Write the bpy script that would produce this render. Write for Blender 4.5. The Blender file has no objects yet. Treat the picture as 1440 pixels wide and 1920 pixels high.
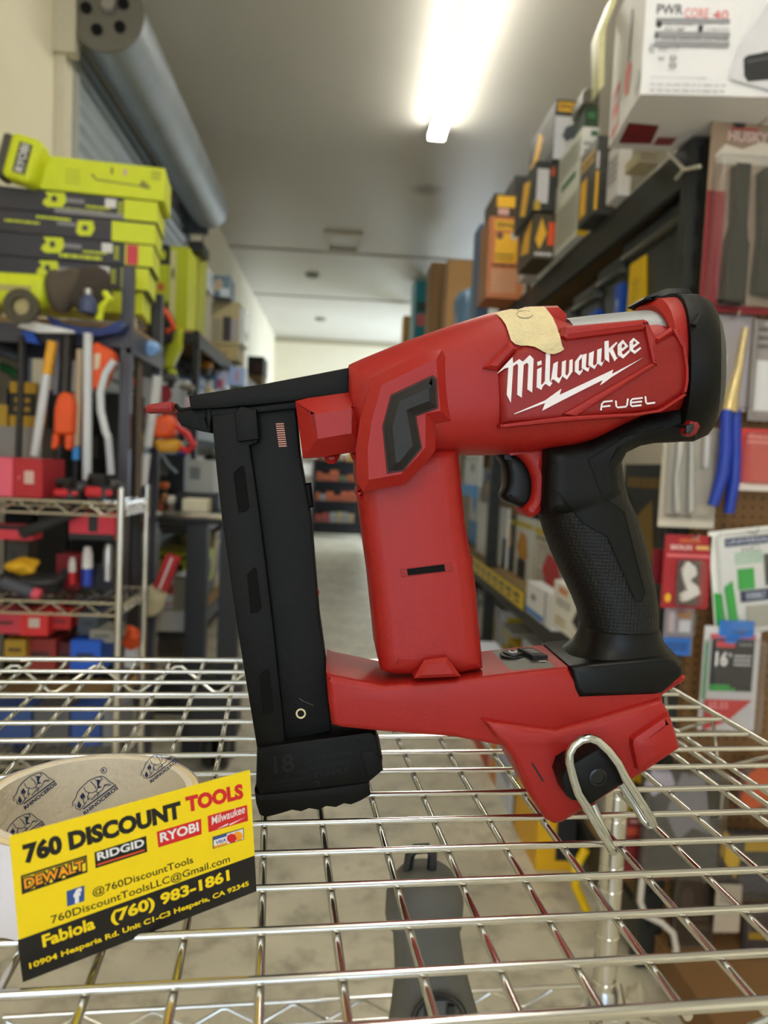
import bpy, bmesh, math, random
from mathutils import Vector, Matrix
from mathutils.bvhtree import BVHTree
from mathutils.geometry import delaunay_2d_cdt, tessellate_polygon
V = Vector
random.seed(7)
S = bpy.context.scene
COL = S.collection
# ------------------------------------------------------------------ camera
F = 1400.0; CU, CV = 720.0, 960.0; H = 1.37
def cray(u, v): return V(((u-CU)/F, -(v-CV)/F, -1.0))
_da = cray(640, 870).normalized()                 # the aisle runs along +Y
_h = V((1, -0.045, 0))
_up = _h.cross(_da).normalized(); _X = _da.cross(_up)
if _up.y < 0: _up = -_up; _X = -_X
R3 = Matrix((_X, _da, _up))
CAM = V((0, 0, H))
cd = bpy.data.cameras.new('camera'); cam = bpy.data.objects.new('camera', cd); COL.objects.link(cam)
cam.matrix_world = Matrix.Translation(CAM) @ R3.to_4x4()
cd.sensor_fit = 'VERTICAL'; cd.sensor_height = 36.0; cd.lens = F/1920*36.0
cd.clip_start = 0.02; cd.clip_end = 100
cd.dof.use_dof = True; cd.dof.focus_distance = 0.352; cd.dof.aperture_fstop = 10.0
S.camera = cam
# ------------------------------------------------------------------ light
S.view_settings.view_transform = 'Standard'; S.view_settings.look = 'None'
S.view_settings.exposure = 0.5; S.view_settings.gamma = 1.0
w = bpy.data.worlds.new('world'); S.world = w; w.use_nodes = True
w.node_tree.nodes['Background'].inputs[0].default_value = (0.62, 0.80, 1.0, 1)
w.node_tree.nodes['Background'].inputs[1].default_value = 1.6
def area(name, loc, size, power, col, rot):
    l = bpy.data.lights.new(name, 'AREA'); l.shape = 'RECTANGLE'; l.size, l.size_y = size
    l.energy = power; l.color = col
    o = bpy.data.objects.new(name, l); o.location = loc; o.rotation_euler = rot; COL.objects.link(o); return o
# daylight coming in through the open roll-up doorway behind the photographer
area('doorway_daylight', (-0.2, -4.0, 1.7), (2.4, 2.6), 20, (0.80, 0.90, 1.0), (math.radians(90), 0, 0))
# added daylight lamp in an unseen right-wall doorway, brightening the far aisle
area('added_side_daylight', (2.32, 13.5, 1.5), (2.4, 2.2), 110, (0.78, 0.89, 1.0), (0, math.radians(90), 0))
TUBE_STRENGTH = 27.0
# ------------------------------------------------------------------ helpers
def ray(u, v): return R3 @ cray(u, v)
def atY(u, v, y): d = ray(u, v); return CAM + d*(y/d.y)
def atX(u, v, x): d = ray(u, v); return CAM + d*(x/d.x)
def atZ(u, v, z): d = ray(u, v); return CAM + d*((z-H)/d.z)
def lin(c): return c/12.92 if c <= 0.04045 else ((c+0.055)/1.055)**2.4
def rgb(h): h = h.lstrip('#'); return tuple(lin(int(h[i:i+2], 16)/255) for i in (0, 2, 4))
MATS = {}
def M(hexc, rough=0.5, metal=0.0, var=0.06, scale=30.0, bump=0.0, bscale=200.0, coat=0.0):
    """plain surface with a slight procedural colour variation and an optional bump"""
    k = (hexc, rough, metal, var, scale, bump, bscale, coat)
    if k in MATS: return MATS[k]
    m = bpy.data.materials.new('surface_'+hexc.strip('#')); m.use_nodes = True
    n = m.node_tree; b = n.nodes['Principled BSDF']; L = n.links.new
    c = rgb(hexc)
    b.inputs['Roughness'].default_value = rough; b.inputs['Metallic'].default_value = metal
    b.inputs['Coat Weight'].default_value = coat; b.inputs['Specular IOR Level'].default_value = 0.22 if rough > .3 and max(c) < .008 else 0.5
    tc = n.nodes.new('ShaderNodeTexCoord'); nz = n.nodes.new('ShaderNodeTexNoise')
    nz.inputs['Scale'].default_value = scale; nz.inputs['Detail'].default_value = 3
    L(tc.outputs['Object'], nz.inputs['Vector'])
    mx = n.nodes.new('ShaderNodeMix'); mx.data_type = 'RGBA'
    mx.inputs[6].default_value = tuple(x*(1-var) for x in c)+(1,)
    mx.inputs[7].default_value = tuple(min(1, x*(1+var)) for x in c)+(1,)
    L(nz.outputs['Fac'], mx.inputs[0]); L(mx.outputs[2], b.inputs['Base Color'])
    if bump:
        n2 = n.nodes.new('ShaderNodeTexNoise'); n2.inputs['Scale'].default_value = bscale; n2.inputs['Detail'].default_value = 2
        L(tc.outputs['Object'], n2.inputs['Vector'])
        bp = n.nodes.new('ShaderNodeBump'); bp.inputs['Strength'].default_value = bump; bp.inputs['Distance'].default_value = 0.002
        L(n2.outputs['Fac'], bp.inputs['Height']); L(bp.outputs[0], b.inputs['Normal'])
    MATS[k] = m; return m
def glow(name, col, s):
    m = bpy.data.materials.new(name); m.use_nodes = True; n = m.node_tree; n.nodes.clear()
    e = n.nodes.new('ShaderNodeEmission'); e.inputs[0].default_value = (*col, 1); e.inputs[1].default_value = s
    o = n.nodes.new('ShaderNodeOutputMaterial'); n.links.new(e.outputs[0], o.inputs[0]); return m
def clear_mat(name, tint=(0.96, 0.96, 0.97), gloss=0.07):
    m = bpy.data.materials.new(name); m.use_nodes = True; n = m.node_tree; n.nodes.clear()
    t = n.nodes.new('ShaderNodeBsdfTransparent'); t.inputs[0].default_value = (*tint, 1)
    g = n.nodes.new('ShaderNodeBsdfGlossy'); g.inputs['Roughness'].default_value = 0.12
    fr = n.nodes.new('ShaderNodeLayerWeight'); fr.inputs[0].default_value = 0.35
    ad = n.nodes.new('ShaderNodeMath'); ad.operation = 'MULTIPLY_ADD'; ad.inputs[1].default_value = 0.45; ad.inputs[2].default_value = gloss*0.35
    nz = n.nodes.new('ShaderNodeTexNoise'); nz.inputs['Scale'].default_value = 60
    tc = n.nodes.new('ShaderNodeTexCoord'); n.links.new(tc.outputs['Object'], nz.inputs['Vector'])
    bp = n.nodes.new('ShaderNodeBump'); bp.inputs['Strength'].default_value = 0.5; bp.inputs['Distance'].default_value = 0.004
    n.links.new(nz.outputs['Fac'], bp.inputs['Height']); n.links.new(bp.outputs[0], g.inputs['Normal'])
    x = n.nodes.new('ShaderNodeMixShader'); o = n.nodes.new('ShaderNodeOutputMaterial')
    n.links.new(fr.outputs['Facing'], ad.inputs[0]); n.links.new(ad.outputs[0], x.inputs[0])
    n.links.new(t.outputs[0], x.inputs[1]); n.links.new(g.outputs[0], x.inputs[2]); n.links.new(x.outputs[0], o.inputs[0]); return m
# text as flat polygons fitted into a unit square
_TX = {}
def text_mesh(s, bold=0.0):
    k = (s, bold)
    if k in _TX: return _TX[k]
    c = bpy.data.curves.new('t', 'FONT'); c.body = s; c.offset = bold; c.resolution_u = 3
    o = bpy.data.objects.new('t', c); COL.objects.link(o)
    dg = bpy.context.evaluated_depsgraph_get(); me = o.evaluated_get(dg).to_mesh()
    vs = [(v.co.x, v.co.y) for v in me.vertices]; fs = [tuple(p.vertices) for p in me.polygons]
    o.evaluated_get(dg).to_mesh_clear()
    bpy.data.objects.remove(o); bpy.data.curves.remove(c)
    x0 = min(v[0] for v in vs); x1 = max(v[0] for v in vs); y0 = min(v[1] for v in vs); y1 = max(v[1] for v in vs)
    vs = [((x-x0)/(x1-x0), (y-y0)/(y1-y0)) for x, y in vs]
    _TX[k] = (vs, fs); return _TX[k]
def fill(poly, step=0):
    """triangles of a 2D outline, with an interior grid when step is given"""
    pts = [V((p[0], p[1])) for p in poly]
    if step:
        q = []
        for i, a in enumerate(pts):
            b = pts[(i+1) % len(pts)]; n = max(1, int((b-a).length/step))
            q += [a.lerp(b, j/n) for j in range(n)]
        pts = q
    n = len(pts); ed = [(i, (i+1) % n) for i in range(n)]
    if step:
        x0 = min(p.x for p in pts); x1 = max(p.x for p in pts); y0 = min(p.y for p in pts); y1 = max(p.y for p in pts)
        x = x0+step*0.51
        while x < x1:
            y = y0+step*0.47
            while y < y1:
                pts.append(V((x, y))); y += step
            x += step
    vs, _, fs, _, _, _ = delaunay_2d_cdt(pts, ed, [], 1, 1e-5)
    return [(p.x, p.y) for p in vs], [tuple(f) for f in fs]
def ribbon2d(pts, w, closed=False):
    """polyline in 2D widened into quads"""
    P = [V(p) for p in pts]; n = len(P); vs = []; fs = []
    for i in range(n):
        a = P[(i-1) % n] if (closed or i > 0) else P[i]; b = P[(i+1) % n] if (closed or i < n-1) else P[i]
        t = (b-a).normalized(); nn = V((-t.y, t.x))*w/2
        vs += [tuple(P[i]+nn), tuple(P[i]-nn)]
    for i in range(n if closed else n-1):
        j = (i+1) % n; fs.append((2*i, 2*i+1, 2*j+1, 2*j))
    return vs, fs
class MB:
    def __init__(s): s.v = []; s.f = []; s.m = []; s.mats = []
    def mi(s, m):
        if m not in s.mats: s.mats.append(m)
        return s.mats.index(m)
    def add(s, vs, fs, m):
        o = len(s.v); s.v += [V(p) for p in vs]; k = s.mi(m)
        for f in fs: s.f.append(tuple(i+o for i in f)); s.m.append(k)
        return s
    def box(s, a, b, m, mat=None):
        x0, y0, z0 = a; x1, y1, z1 = b
        vs = [V(p) for p in ((x0,y0,z0),(x1,y0,z0),(x1,y1,z0),(x0,y1,z0),(x0,y0,z1),(x1,y0,z1),(x1,y1,z1),(x0,y1,z1))]
        if mat: vs = [mat @ p for p in vs]
        return s.add(vs, [(0,3,2,1),(4,5,6,7),(0,1,5,4),(1,2,6,5),(2,3,7,6),(3,0,4,7)], m)
    def prism(s, pts, d, m):
        """planar outline pts (3D) pushed along d"""
        pts = [V(p) for p in pts]; d = V(d); n = len(pts)
        return s.add(pts+[p+d for p in pts], [tuple(range(n)), tuple(range(2*n-1, n-1, -1))]+[((i+1) % n, i, i+n, (i+1) % n+n) for i in range(n)], m)
    def tube(s, pts, r, m, n=8, closed=False, caps=True):
        P = [V(p) for p in pts]; k = len(P); rr = r if isinstance(r, (list, tuple)) else [r]*k
        T = []
        for i in range(k):
            a = P[(i-1) % k] if (closed or i > 0) else P[i]; b = P[(i+1) % k] if (closed or i < k-1) else P[i]
            T.append((b-a).normalized())
        x = T[0].orthogonal().normalized(); vs = []; fs = []
        for i in range(k):
            x = (x-T[i]*x.dot(T[i])).normalized(); y = T[i].cross(x)
            for j in range(n):
                a = 2*math.pi*j/n; vs.append(P[i]+(x*math.cos(a)+y*math.sin(a))*rr[i])
        for i in range(k if closed else k-1):
            i2 = (i+1) % k
            for j in range(n): j2 = (j+1) % n; fs.append((i*n+j, i*n+j2, i2*n+j2, i2*n+j))
        if caps and not closed: fs += [tuple(range(n-1, -1, -1)), tuple(range((k-1)*n, k*n))]
        return s.add(vs, fs, m)
    def lathe(s, prof, o, m, n=24, axis=(0, 0, 1), loop=False):
        o = V(o); a = V(axis).normalized(); x = a.orthogonal().normalized(); y = a.cross(x); vs = []; fs = []; k = len(prof)
        for r, z in prof:
            for j in range(n):
                t = 2*math.pi*j/n; vs.append(o+a*z+(x*math.cos(t)+y*math.sin(t))*max(r, 1e-5))
        for i in range(k if loop else k-1):
            i2 = (i+1) % k
            for j in range(n): j2 = (j+1) % n; fs.append((i*n+j, i*n+j2, i2*n+j2, i2*n+j))
        if loop: return s.add(vs, fs, m)
        if prof[0][0] > 1e-4: fs.append(tuple(range(n-1, -1, -1)))
        if prof[-1][0] > 1e-4: fs.append(tuple(range((k-1)*n, k*n)))
        return s.add(vs, fs, m)
    def flat(s, vf, fn, m):
        """2D triangles carried into space by fn(x, y)"""
        vs, fs = vf; return s.add([fn(x, y) for x, y in vs], fs, m)
    def build(s, name, parent=None, loc=None, bevel=0, seg=2, smooth=38):
        me = bpy.data.meshes.new(name)
        org = V(loc) if loc is not None else V((0, 0, 0))
        p = parent
        while p is not None: org = org + p.location; p = p.parent
        me.from_pydata([tuple(v-org) for v in s.v], [], s.f); me.update()
        for m in s.mats: me.materials.append(m)
        me.polygons.foreach_set('material_index', s.m)
        bm = bmesh.new(); bm.from_mesh(me); bmesh.ops.recalc_face_normals(bm, faces=bm.faces); bm.to_mesh(me); bm.free()
        if smooth: me.shade_smooth(); me.set_sharp_from_angle(angle=math.radians(smooth))
        o = bpy.data.objects.new(name, me); COL.objects.link(o)
        if parent: o.parent = parent
        if loc is not None: o.location = loc
        if bevel:
            b = o.modifiers.new('edge', 'BEVEL'); b.width = bevel; b.segments = seg; b.limit_method = 'ANGLE'; b.angle_limit = math.radians(40)
        return o
def tag(o, label, cat, group=None):
    o['label'] = label; o['category'] = cat
    if group: o['group'] = group
    return o
def thing(name, label, cat, loc=(0, 0, 0), group=None):
    o = bpy.data.objects.new(name, None); o.empty_display_size = 0.02; COL.objects.link(o); o.location = loc
    return tag(o, label, cat, group)
def part(o, label): o['label'] = label; return o
def struct(o): o['kind'] = 'structure'; return o
def copy_tree(o, parent=None):
    c = o.copy(); COL.objects.link(c)
    if parent: c.parent = parent
    for ch in list(o.children): copy_tree(ch, c)
    return c
def quad3d(ps, width):
    """the rectangle in space whose corners TL TR BR BL project to ps"""
    r = [ray(*p) for p in ps]
    A = Matrix((( r[0].x, -r[1].x, r[2].x), (r[0].y, -r[1].y, r[2].y), (r[0].z, -r[1].z, r[2].z)))
    l = A.inverted() @ r[3]
    P = [r[0]*l.x, r[1]*l.y, r[2]*l.z, r[3]]
    k = width/(P[1]-P[0]).length
    return [CAM+p*k for p in P]
# one carton: a box with printing on its faces, one mesh
FACE = {'f': ((1,0,0),(0,0,1),(0,-1,0)), 'l': ((0,-1,0),(0,0,1),(-1,0,0)), 'r': ((0,1,0),(0,0,1),(1,0,0)),
        't': ((1,0,0),(0,1,0),(0,0,1)), 'd': ((1,0,0),(0,-1,0),(0,0,-1)), 'b': ((-1,0,0),(0,0,1),(0,1,0))}
def carton_mesh(mb, sx, sy, sz, base, faces, prints, X=Matrix.Identity(4)):
    hx, hy = sx/2, sy/2; E = 0.0006
    def fr(f):
        a, b, n = (V(q) for q in FACE[f])
        dim = V((sx, sy, sz)); A = a*abs(dim.dot(a)); B = b*abs(dim.dot(b))
        c = V((0, 0, sz/2))+n*abs(dim.dot(n))/2
        return c-A/2-B/2, A, B, n
    for f in FACE:
        o, A, B, n = fr(f); mb.add([X @ o, X @ (o+A), X @ (o+A+B), X @ (o+B)], [(0, 1, 2, 3)], faces.get(f, base))
    lay = {}
    for p in prints:
        kd, f, a0, b0, a1, b1 = p[:6]; o, A, B, n = fr(f); lay[f] = lay.get(f, 0)+1; e = E*(1+0.35*lay[f])
        fn = lambda x, y: X @ (o+A*(a0+(a1-a0)*x)+B*(b0+(b1-b0)*y)+n*e)
        if kd == 'r': mb.flat(([(0,0),(1,0),(1,1),(0,1)], [(0,1,2,3)]), fn, p[6])
        elif kd == 't': mb.flat(text_mesh(p[6], p[8] if len(p) > 8 else 0.0), fn, p[7])
        elif kd == 'p': mb.flat(fill(p[7]), fn, p[6])
        elif kd == 'c': mb.flat(([(0.5+0.5*math.cos(i*math.pi/9), 0.5+0.5*math.sin(i*math.pi/9)) for i in range(18)], [tuple(range(18))]), fn, p[6])
        elif kd == 'n':                                   # lines of small print: a row of bars per line
            rr = random.Random(p[8] if len(p) > 8 else 3)
            for i in range(p[7]):
                x = 0.0; y0 = (i+0.2)/p[7]; y1 = (i+0.75)/p[7]
                while x < 0.97:
                    x2 = min(1, x+rr.uniform(0.04, 0.13)); mb.flat(([(x,y0),(x2,y0),(x2,y1),(x,y1)], [(0,1,2,3)]), fn, p[6]); x = x2+0.025
def carton(name, label, cat, dims, base, faces={}, prints=(), rz=0, group=None, bevel=0.002, rx=0, ry=0):
    x0, x1, y0, y1, z0, z1 = dims; mb = MB()
    X = Matrix.Translation((( x0+x1)/2, (y0+y1)/2, z0)) @ Matrix.Rotation(math.radians(rz), 4, 'Z') @ Matrix.Rotation(math.radians(rx), 4, 'X') @ Matrix.Rotation(math.radians(ry), 4, 'Y')
    carton_mesh(mb, x1-x0, y1-y0, z1-z0, base, faces, prints, X)
    o = mb.build(name, None, X.translation); tag(o, label, cat, group)
    return o
def ff(u0, v0, u1, v1, Y):
    return atY(u0, (v0+v1)/2, Y).x, atY(u1, (v0+v1)/2, Y).x, atY((u0+u1)/2, v1, Y).z, atY((u0+u1)/2, v0, Y).z
# common colours
BLK = M('#17171a', 0.45); BLK2 = M('#26262a', 0.5); WHT = M('#e6e4e6', 0.5); YEL = M('#f2c500', 0.5); RYO = M('#e6ee2c', 0.5)
RED = M('#c8202a', 0.5); GRY = M('#8d8d92', 0.5); DGR = M('#4a4a50', 0.5); ORA = M('#ef5a22', 0.5); BLU = M('#1d55c4', 0.5)
CHR = M('#d9d6d0', 0.16, 1.0, 0.03); STL = M('#b9b9bd', 0.28, 1.0, 0.05); BRN = M('#a98558', 0.7); NAVY = M('#1b2a55', 0.5)
CREAM = M('#e9dfc0', 0.6); GRN = M('#2fb24a', 0.5); TEAL = M('#1b8ea0', 0.5); LBLU = M('#3f94dd', 0.5); GLD = M('#c9a552', 0.3, 0.8); PNK = M('#e0707a', 0.5)
CLEAR = clear_mat('clear_blister_plastic')
# ------------------------------------------------------------------ the room
ZC = 3.82; XL, XR, YB, YF = -1.40, 2.40, 15.0, -4.2
def wall_mat(name, c, c2, sc, rough=0.8):
    m = bpy.data.materials.new(name); m.use_nodes = True; n = m.node_tree; b = n.nodes['Principled BSDF']; L = n.links.new
    tc = n.nodes.new('ShaderNodeTexCoord'); a = n.nodes.new('ShaderNodeTexNoise'); a.inputs['Scale'].default_value = sc; a.inputs['Detail'].default_value = 6
    L(tc.outputs['Object'], a.inputs['Vector']); r = n.nodes.new('ShaderNodeValToRGB')
    r.color_ramp.elements[0].position = 0.33; r.color_ramp.elements[1].position = 0.66
    r.color_ramp.elements[0].color = (*rgb(c), 1); r.color_ramp.elements[1].color = (*rgb(c2), 1)
    L(a.outputs['Fac'], r.inputs[0]); L(r.outputs[0], b.inputs['Base Color']); b.inputs['Roughness'].default_value = rough
    return m
def slab(name, a, b, m):
    mb = MB(); mb.box(a, b, m); return struct(mb.build(name, smooth=0))
m_wall = wall_mat('painted_wall', '#e9e1ca', '#f1ead4', 1.5)
m_ceil = wall_mat('painted_ceiling', '#c6c3bb', '#d0cdc5', 0.6, 0.42)
m_floor = wall_mat('stained_concrete', '#b4ad9b', '#d2cab6', 3.2, 0.35)
# stains on the concrete and a darker speckle
n = m_floor.node_tree; b = n.nodes['Principled BSDF']; L = n.links.new
tc = n.nodes.new('ShaderNodeTexCoord'); nz = n.nodes.new('ShaderNodeTexNoise'); nz.inputs['Scale'].default_value = 9; nz.inputs['Detail'].default_value = 8; nz.inputs['Roughness'].default_value = 0.7
L(tc.outputs['Object'], nz.inputs['Vector']); rp = n.nodes.new('ShaderNodeValToRGB'); rp.color_ramp.elements[0].position = 0.34; rp.color_ramp.elements[1].position = 0.5
rp.color_ramp.elements[0].color = (0.42, 0.41, 0.40, 1); rp.color_ramp.elements[1].color = (1, 1, 1, 1); L(nz.outputs['Fac'], rp.inputs[0])
mx = n.nodes.new('ShaderNodeMix'); mx.data_type = 'RGBA'; mx.blend_type = 'MULTIPLY'; mx.inputs[0].default_value = 0.75
old = b.inputs['Base Color'].links[0].from_socket; L(old, mx.inputs[6]); L(rp.outputs[0], mx.inputs[7]); L(mx.outputs[2], b.inputs['Base Color'])
# a round water stain on the ceiling
n = m_ceil.node_tree; b = n.nodes['Principled BSDF']; L = n.links.new
st = atZ(800, 356, ZC); tc = n.nodes.new('ShaderNodeTexCoord'); sub = n.nodes.new('ShaderNodeVectorMath'); sub.operation = 'DISTANCE'; sub.inputs[1].default_value = st
L(tc.outputs['Object'], sub.inputs[0]); rp = n.nodes.new('ShaderNodeValToRGB'); rp.color_ramp.elements[0].position = 0.06; rp.color_ramp.elements[1].position = 0.17
rp.color_ramp.elements[0].color = (0.55, 0.52, 0.48, 1); rp.color_ramp.elements[1].color = (1, 1, 1, 1); L(sub.outputs['Value'], rp.inputs[0])
mx = n.nodes.new('ShaderNodeMix'); mx.data_type = 'RGBA'; mx.blend_type = 'MULTIPLY'; mx.inputs[0].default_value = 1
old = b.inputs['Base Color'].links[0].from_socket; L(old, mx.inputs[6]); L(rp.outputs[0], mx.inputs[7]); L(mx.outputs[2], b.inputs['Base Color'])
slab('floor', (XL-.1, YF, -0.1), (XR+.1, YB+.1, 0), m_floor)
slab('ceiling', (XL-.1, YF, ZC), (XR+.1, YB+.1, ZC+.1), m_ceil)
slab('wall_left', (XL-.1, YF, 0), (XL, YB, ZC), m_wall)
slab('wall_back', (XL-.1, YB, 0), (XR+.1, YB+.1, ZC), m_wall)
mb = MB(); mb.box((XR, YF, 0), (XR+.1, 12.4, ZC), m_wall); mb.box((XR, 14.6, 0), (XR+.1, YB, ZC), m_wall); mb.box((XR, 12.4, 3.0), (XR+.1, 14.6, ZC), m_wall)
struct(mb.build('wall_right', smooth=0))
mb = MB(); mb.box((XL-.1, YF-.1, 0), (-1.4+.001, YF, ZC), m_wall); mb.box((1.2, YF-.1, 0), (XR+.1, YF, ZC), m_wall); mb.box((-1.4, YF-.1, 3.2), (1.2, YF, ZC), m_wall)
struct(mb.build('wall_front', smooth=0))
# ceiling battens over the panel joints
m_bat = M('#bdb8ae', 0.5)
for i, (yy) in enumerate((8.9, 11.3)):
    slab('trim_%d' % (i+1), (XL, yy-.04, ZC-.012), (XR, yy+.04, ZC-.0005), m_bat)
slab('trim_3', (XL+.001, YB-.05, ZC-.10), (XR, YB-.001, ZC-.001), M('#b3aa92', 0.7))
slab('trim_4', (XL+.0005, 3.66, 0), (XL+.05, 3.79, 3.55), M('#d9d2bd', 0.6))
# roll-up door in the left wall
D = struct(bpy.data.objects.new('door_1', None)); COL.objects.link(D); D.location = (XL+.02, 5.0, 0)
m_steel = M('#a9b2ba', 0.42, 0.55, 0.14, 5.0); m_curt = M('#a3adb4', 0.5, 0.35, 0.12, 4.0)
mb = MB(); y0, y1 = 3.80, 6.45; prof = []
z = 0.02
while z < 3.3:
    prof += [(0, z), (.004, z+.012), (.022, z+.03), (.022, z+.055), (.004, z+.072)]; z += .084
prof = [(XL+.022+a, zz) for a, zz in prof]; k = len(prof)
mb.add([(x, y0, zz) for x, zz in prof]+[(x, y1, zz) for x, zz in prof], [(i, i+1, i+1+k, i+k) for i in range(k-1)], m_curt); mb.build('curtain', D)
mb = MB(); bx, bz, br = -1.17, 3.40, 0.165
mb.lathe([(0.02, 0), (br-.01, 0), (br, .01), (br, 2.62), (br-.01, 2.63), (0.02, 2.63)], (bx, 3.68, bz), m_steel, 32, (0, 1, 0)); mb.build('barrel', D)
mb = MB(); mb.lathe([(0.001, 0), (br+.01, 0), (br+.01, .012), (0.001, .012)], (bx, 3.655, bz), M('#75726a', 0.5, 0.4), 28, (0, 1, 0)); 
for k_ in range(5):
    a = k_*1.257+.5; mb.lathe([(0.001, 0), (.026, 0), (.026, .01), (0.001, .01)], (bx+.09*math.cos(a), 3.645, bz+.09*math.sin(a)), M('#141210', 0.8), 12, (0, 1, 0))
mb.tube([(bx+.02, 3.62, bz+.02), (bx+.02, 3.66, bz+.02)], .03, STL, 12); mb.build('end_plate', D)
mb = MB(); mb.box((XL+.001, 3.63, 3.2), (-1.3, 3.70, 3.75), M('#cfc8b2', .6)); mb.box((-1.32, 3.64, 3.52), (bx, 3.67, 3.62), M('#b8b2a0', .5)); mb.build('bracket', D)
mb = MB(); mb.box((XL+.001, 6.33, 3.2), (bx, 6.36, 3.5), M('#55585a', .5, .4)); mb.build('bracket', D)
for yy in (3.76, 6.45):
    mb = MB(); mb.box((XL+.001, yy, 0), (XL+.06, yy+.07, 3.3), M('#a7aaa4', .5, .3)); mb.build('guide_rail', D)
mb = MB(); mb.tube([(bx, 6.33, bz-.1), (bx-.12, 6.4, 2.9), (bx-.2, 6.5, 2.2)], .006, DGR, 6); mb.build('pull_chain', D)
# ceiling strip light
def strip_light(label, x, ya, yb):
    t = thing('fluorescent_strip_light', label, 'ceiling light', (x, ya, ZC), 'strip lights along the ceiling')
    mb = MB(); mb.box((x-.055, ya, ZC-.06), (x+.055, yb, ZC-.0005), M('#e8e6dc', .5)); mb.build('housing', t, bevel=.004)
    g = glow('tube_light', (1.0, .96, .84), TUBE_STRENGTH)
    for s in (-1, 1):
        mb = MB(); mb.tube([(x+s*.04, ya+.03, ZC-.085), (x+s*.04, yb-.03, ZC-.085)], .019, g, 12); mb.build('tube', t)
    for yy in (ya, yb-.02):
        mb = MB(); mb.box((x-.06, yy, ZC-.11), (x+.06, yy+.02, ZC-.05), WHT); mb.build('socket', t)
px_ = atZ(818, 258, ZC-.08)
strip_light('bright double tube strip light on the ceiling above the aisle', px_.x, px_.y-2.44, px_.y)
strip_light('second strip light, on the ceiling behind the photographer', px_.x, px_.y-6.6, px_.y-4.16)
strip_light('added third strip light, unseen behind the photographer near the left wall', -.75, -4.1, -1.66)  # extra fixture added out of view to brighten the right shelving
# ceiling vent and detectors
c = [atZ(u, v, ZC) for u, v in ((612, 440), (680, 440), (680, 468), (612, 468))]; x0, x1 = c[0].x-.02, c[1].x; ya, yb = c[2].y, c[1].y
t = thing('ceiling_vent', 'square louvred air vent in the ceiling', 'vent', ((x0+x1)/2, (ya+yb)/2, ZC))
mb = MB()
for a, b_ in (((x0, ya), (x1, ya+.05)), ((x0, yb-.05), (x1, yb)), ((x0, ya), (x0+.05, yb)), ((x1-.05, ya), (x1, yb))): mb.box((*a, ZC-.03), (*b_, ZC-.0005), M('#cbc3ad', .5))
mb.build('frame', t)
mb = MB(); yy = ya+.07
while yy < yb-.06: mb.box((x0+.05, yy, ZC-.02), (x1-.05, yy+.035, ZC-.012), M('#b3ab98', .5)); yy += .07
mb.build('louvres', t)
for (u, v, l) in ((586, 515, 'small round detector on the ceiling, nearer one beyond the vent'), (601, 597, 'small round detector on the ceiling close to the back wall')):
    p = atZ(u, v, ZC); mb = MB(); mb.lathe([(0.001, -.045), (.07, -.04), (.1, -.012), (.1, -.0005), (0.001, -.0005)], p, M('#8f8b80', .5), 20)
    tag(mb.build('smoke_detector', None, p), l, 'detector', 'ceiling detectors')
# ------------------------------------------------------------------ chrome wire rack in the foreground
YAW = math.radians(5.0); E1 = V((math.cos(YAW), math.sin(YAW), 0)); E2 = V((-math.sin(YAW), math.cos(YAW), 0))
ZS = H-.175
def sp(a, b, z=0): return E1*a+E2*b+V((0, 0, ZS+z))
rack = thing('wire_shelf_rack', 'chrome wire shelf rack in the foreground carrying the red stapler', 'shelf rack', sp(.03, .43)*1.0-V((0, 0, ZS)))
CHF = M('#d6d4cf', .17, 1.0, .05, 60)
A0, A1, B0, B1 = -.275, .334, .2196, .6535
wires = [.2440, .2708, .2990, .3262, .3543, .3836, .4138, .4410, .4672, .4978, .5250, .5572, .5875, .617]
for b_ in wires:
    mb = MB(); mb.tube([sp(A0, b_), sp(A1, b_)], .00165, CHF, 10); mb.build('shelf_wire', rack)
for k_ in range(-9, 10):
    a = .001+.0283*k_
    if a < A0+.01 or a > .24: continue
    mb = MB(); mb.tube([sp(a, B0, -.0033), sp(a, B1, -.0033)], .0017, CHF, 10); mb.build('cross_wire', rack)
def zig(p0, p1, dz, n, r=.0016):
    pts = []
    for i in range(n*2+1):
        q = V(p0).lerp(V(p1), i/(n*2)); pts.append(q+V((0, 0, dz[i % 2])))
    o = []
    for i, q in enumerate(pts[:-1]):
        o += [q.lerp(pts[i+1], .08), q.lerp(pts[i+1], .92)]
    return o
for nm, p0, p1, n_ in (('back', sp(A0, B1), sp(A1-.012, B1), 9), ('front', sp(A0, B0), sp(A1-.012, B0), 9), ('side', sp(A1, B0+.012), sp(A1, B1-.012), 6), ('side', sp(A0, B0+.012), sp(A0, B1-.012), 6)):
    dwn = V((0, 0, -.028)); inn = {'back': -E2*.012, 'front': E2*.012, 'side': (-E1 if p0.dot(E1) > 0 else E1)*.018}[nm]
    mb = MB(); mb.tube([p0, p1], .0022 if nm != 'front' else .0021, CHF, 10); mb.tube([p0+dwn+inn, p1+dwn+inn], .0019, CHF, 10)
    mb.tube([q+inn*(1 if abs((q-V((0,0,ZS))).z) > .01 else .3) for q in zig(p0, p1, (-.003, -.026), n_)], .0014, CHF, 8)
    mb.build(nm+'_truss', rack)
mb = MB(); mb.tube([sp(.302, B0, -.012), sp(.302, B1, -.012)], .0017, CHF, 10); mb.tube([sp(.2625, B0+.004, -.0033), sp(.2625, B1, -.0033)], .0017, CHF, 10); mb.build('side_brace', rack)
pc = V((.303, .75, 0))
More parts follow.
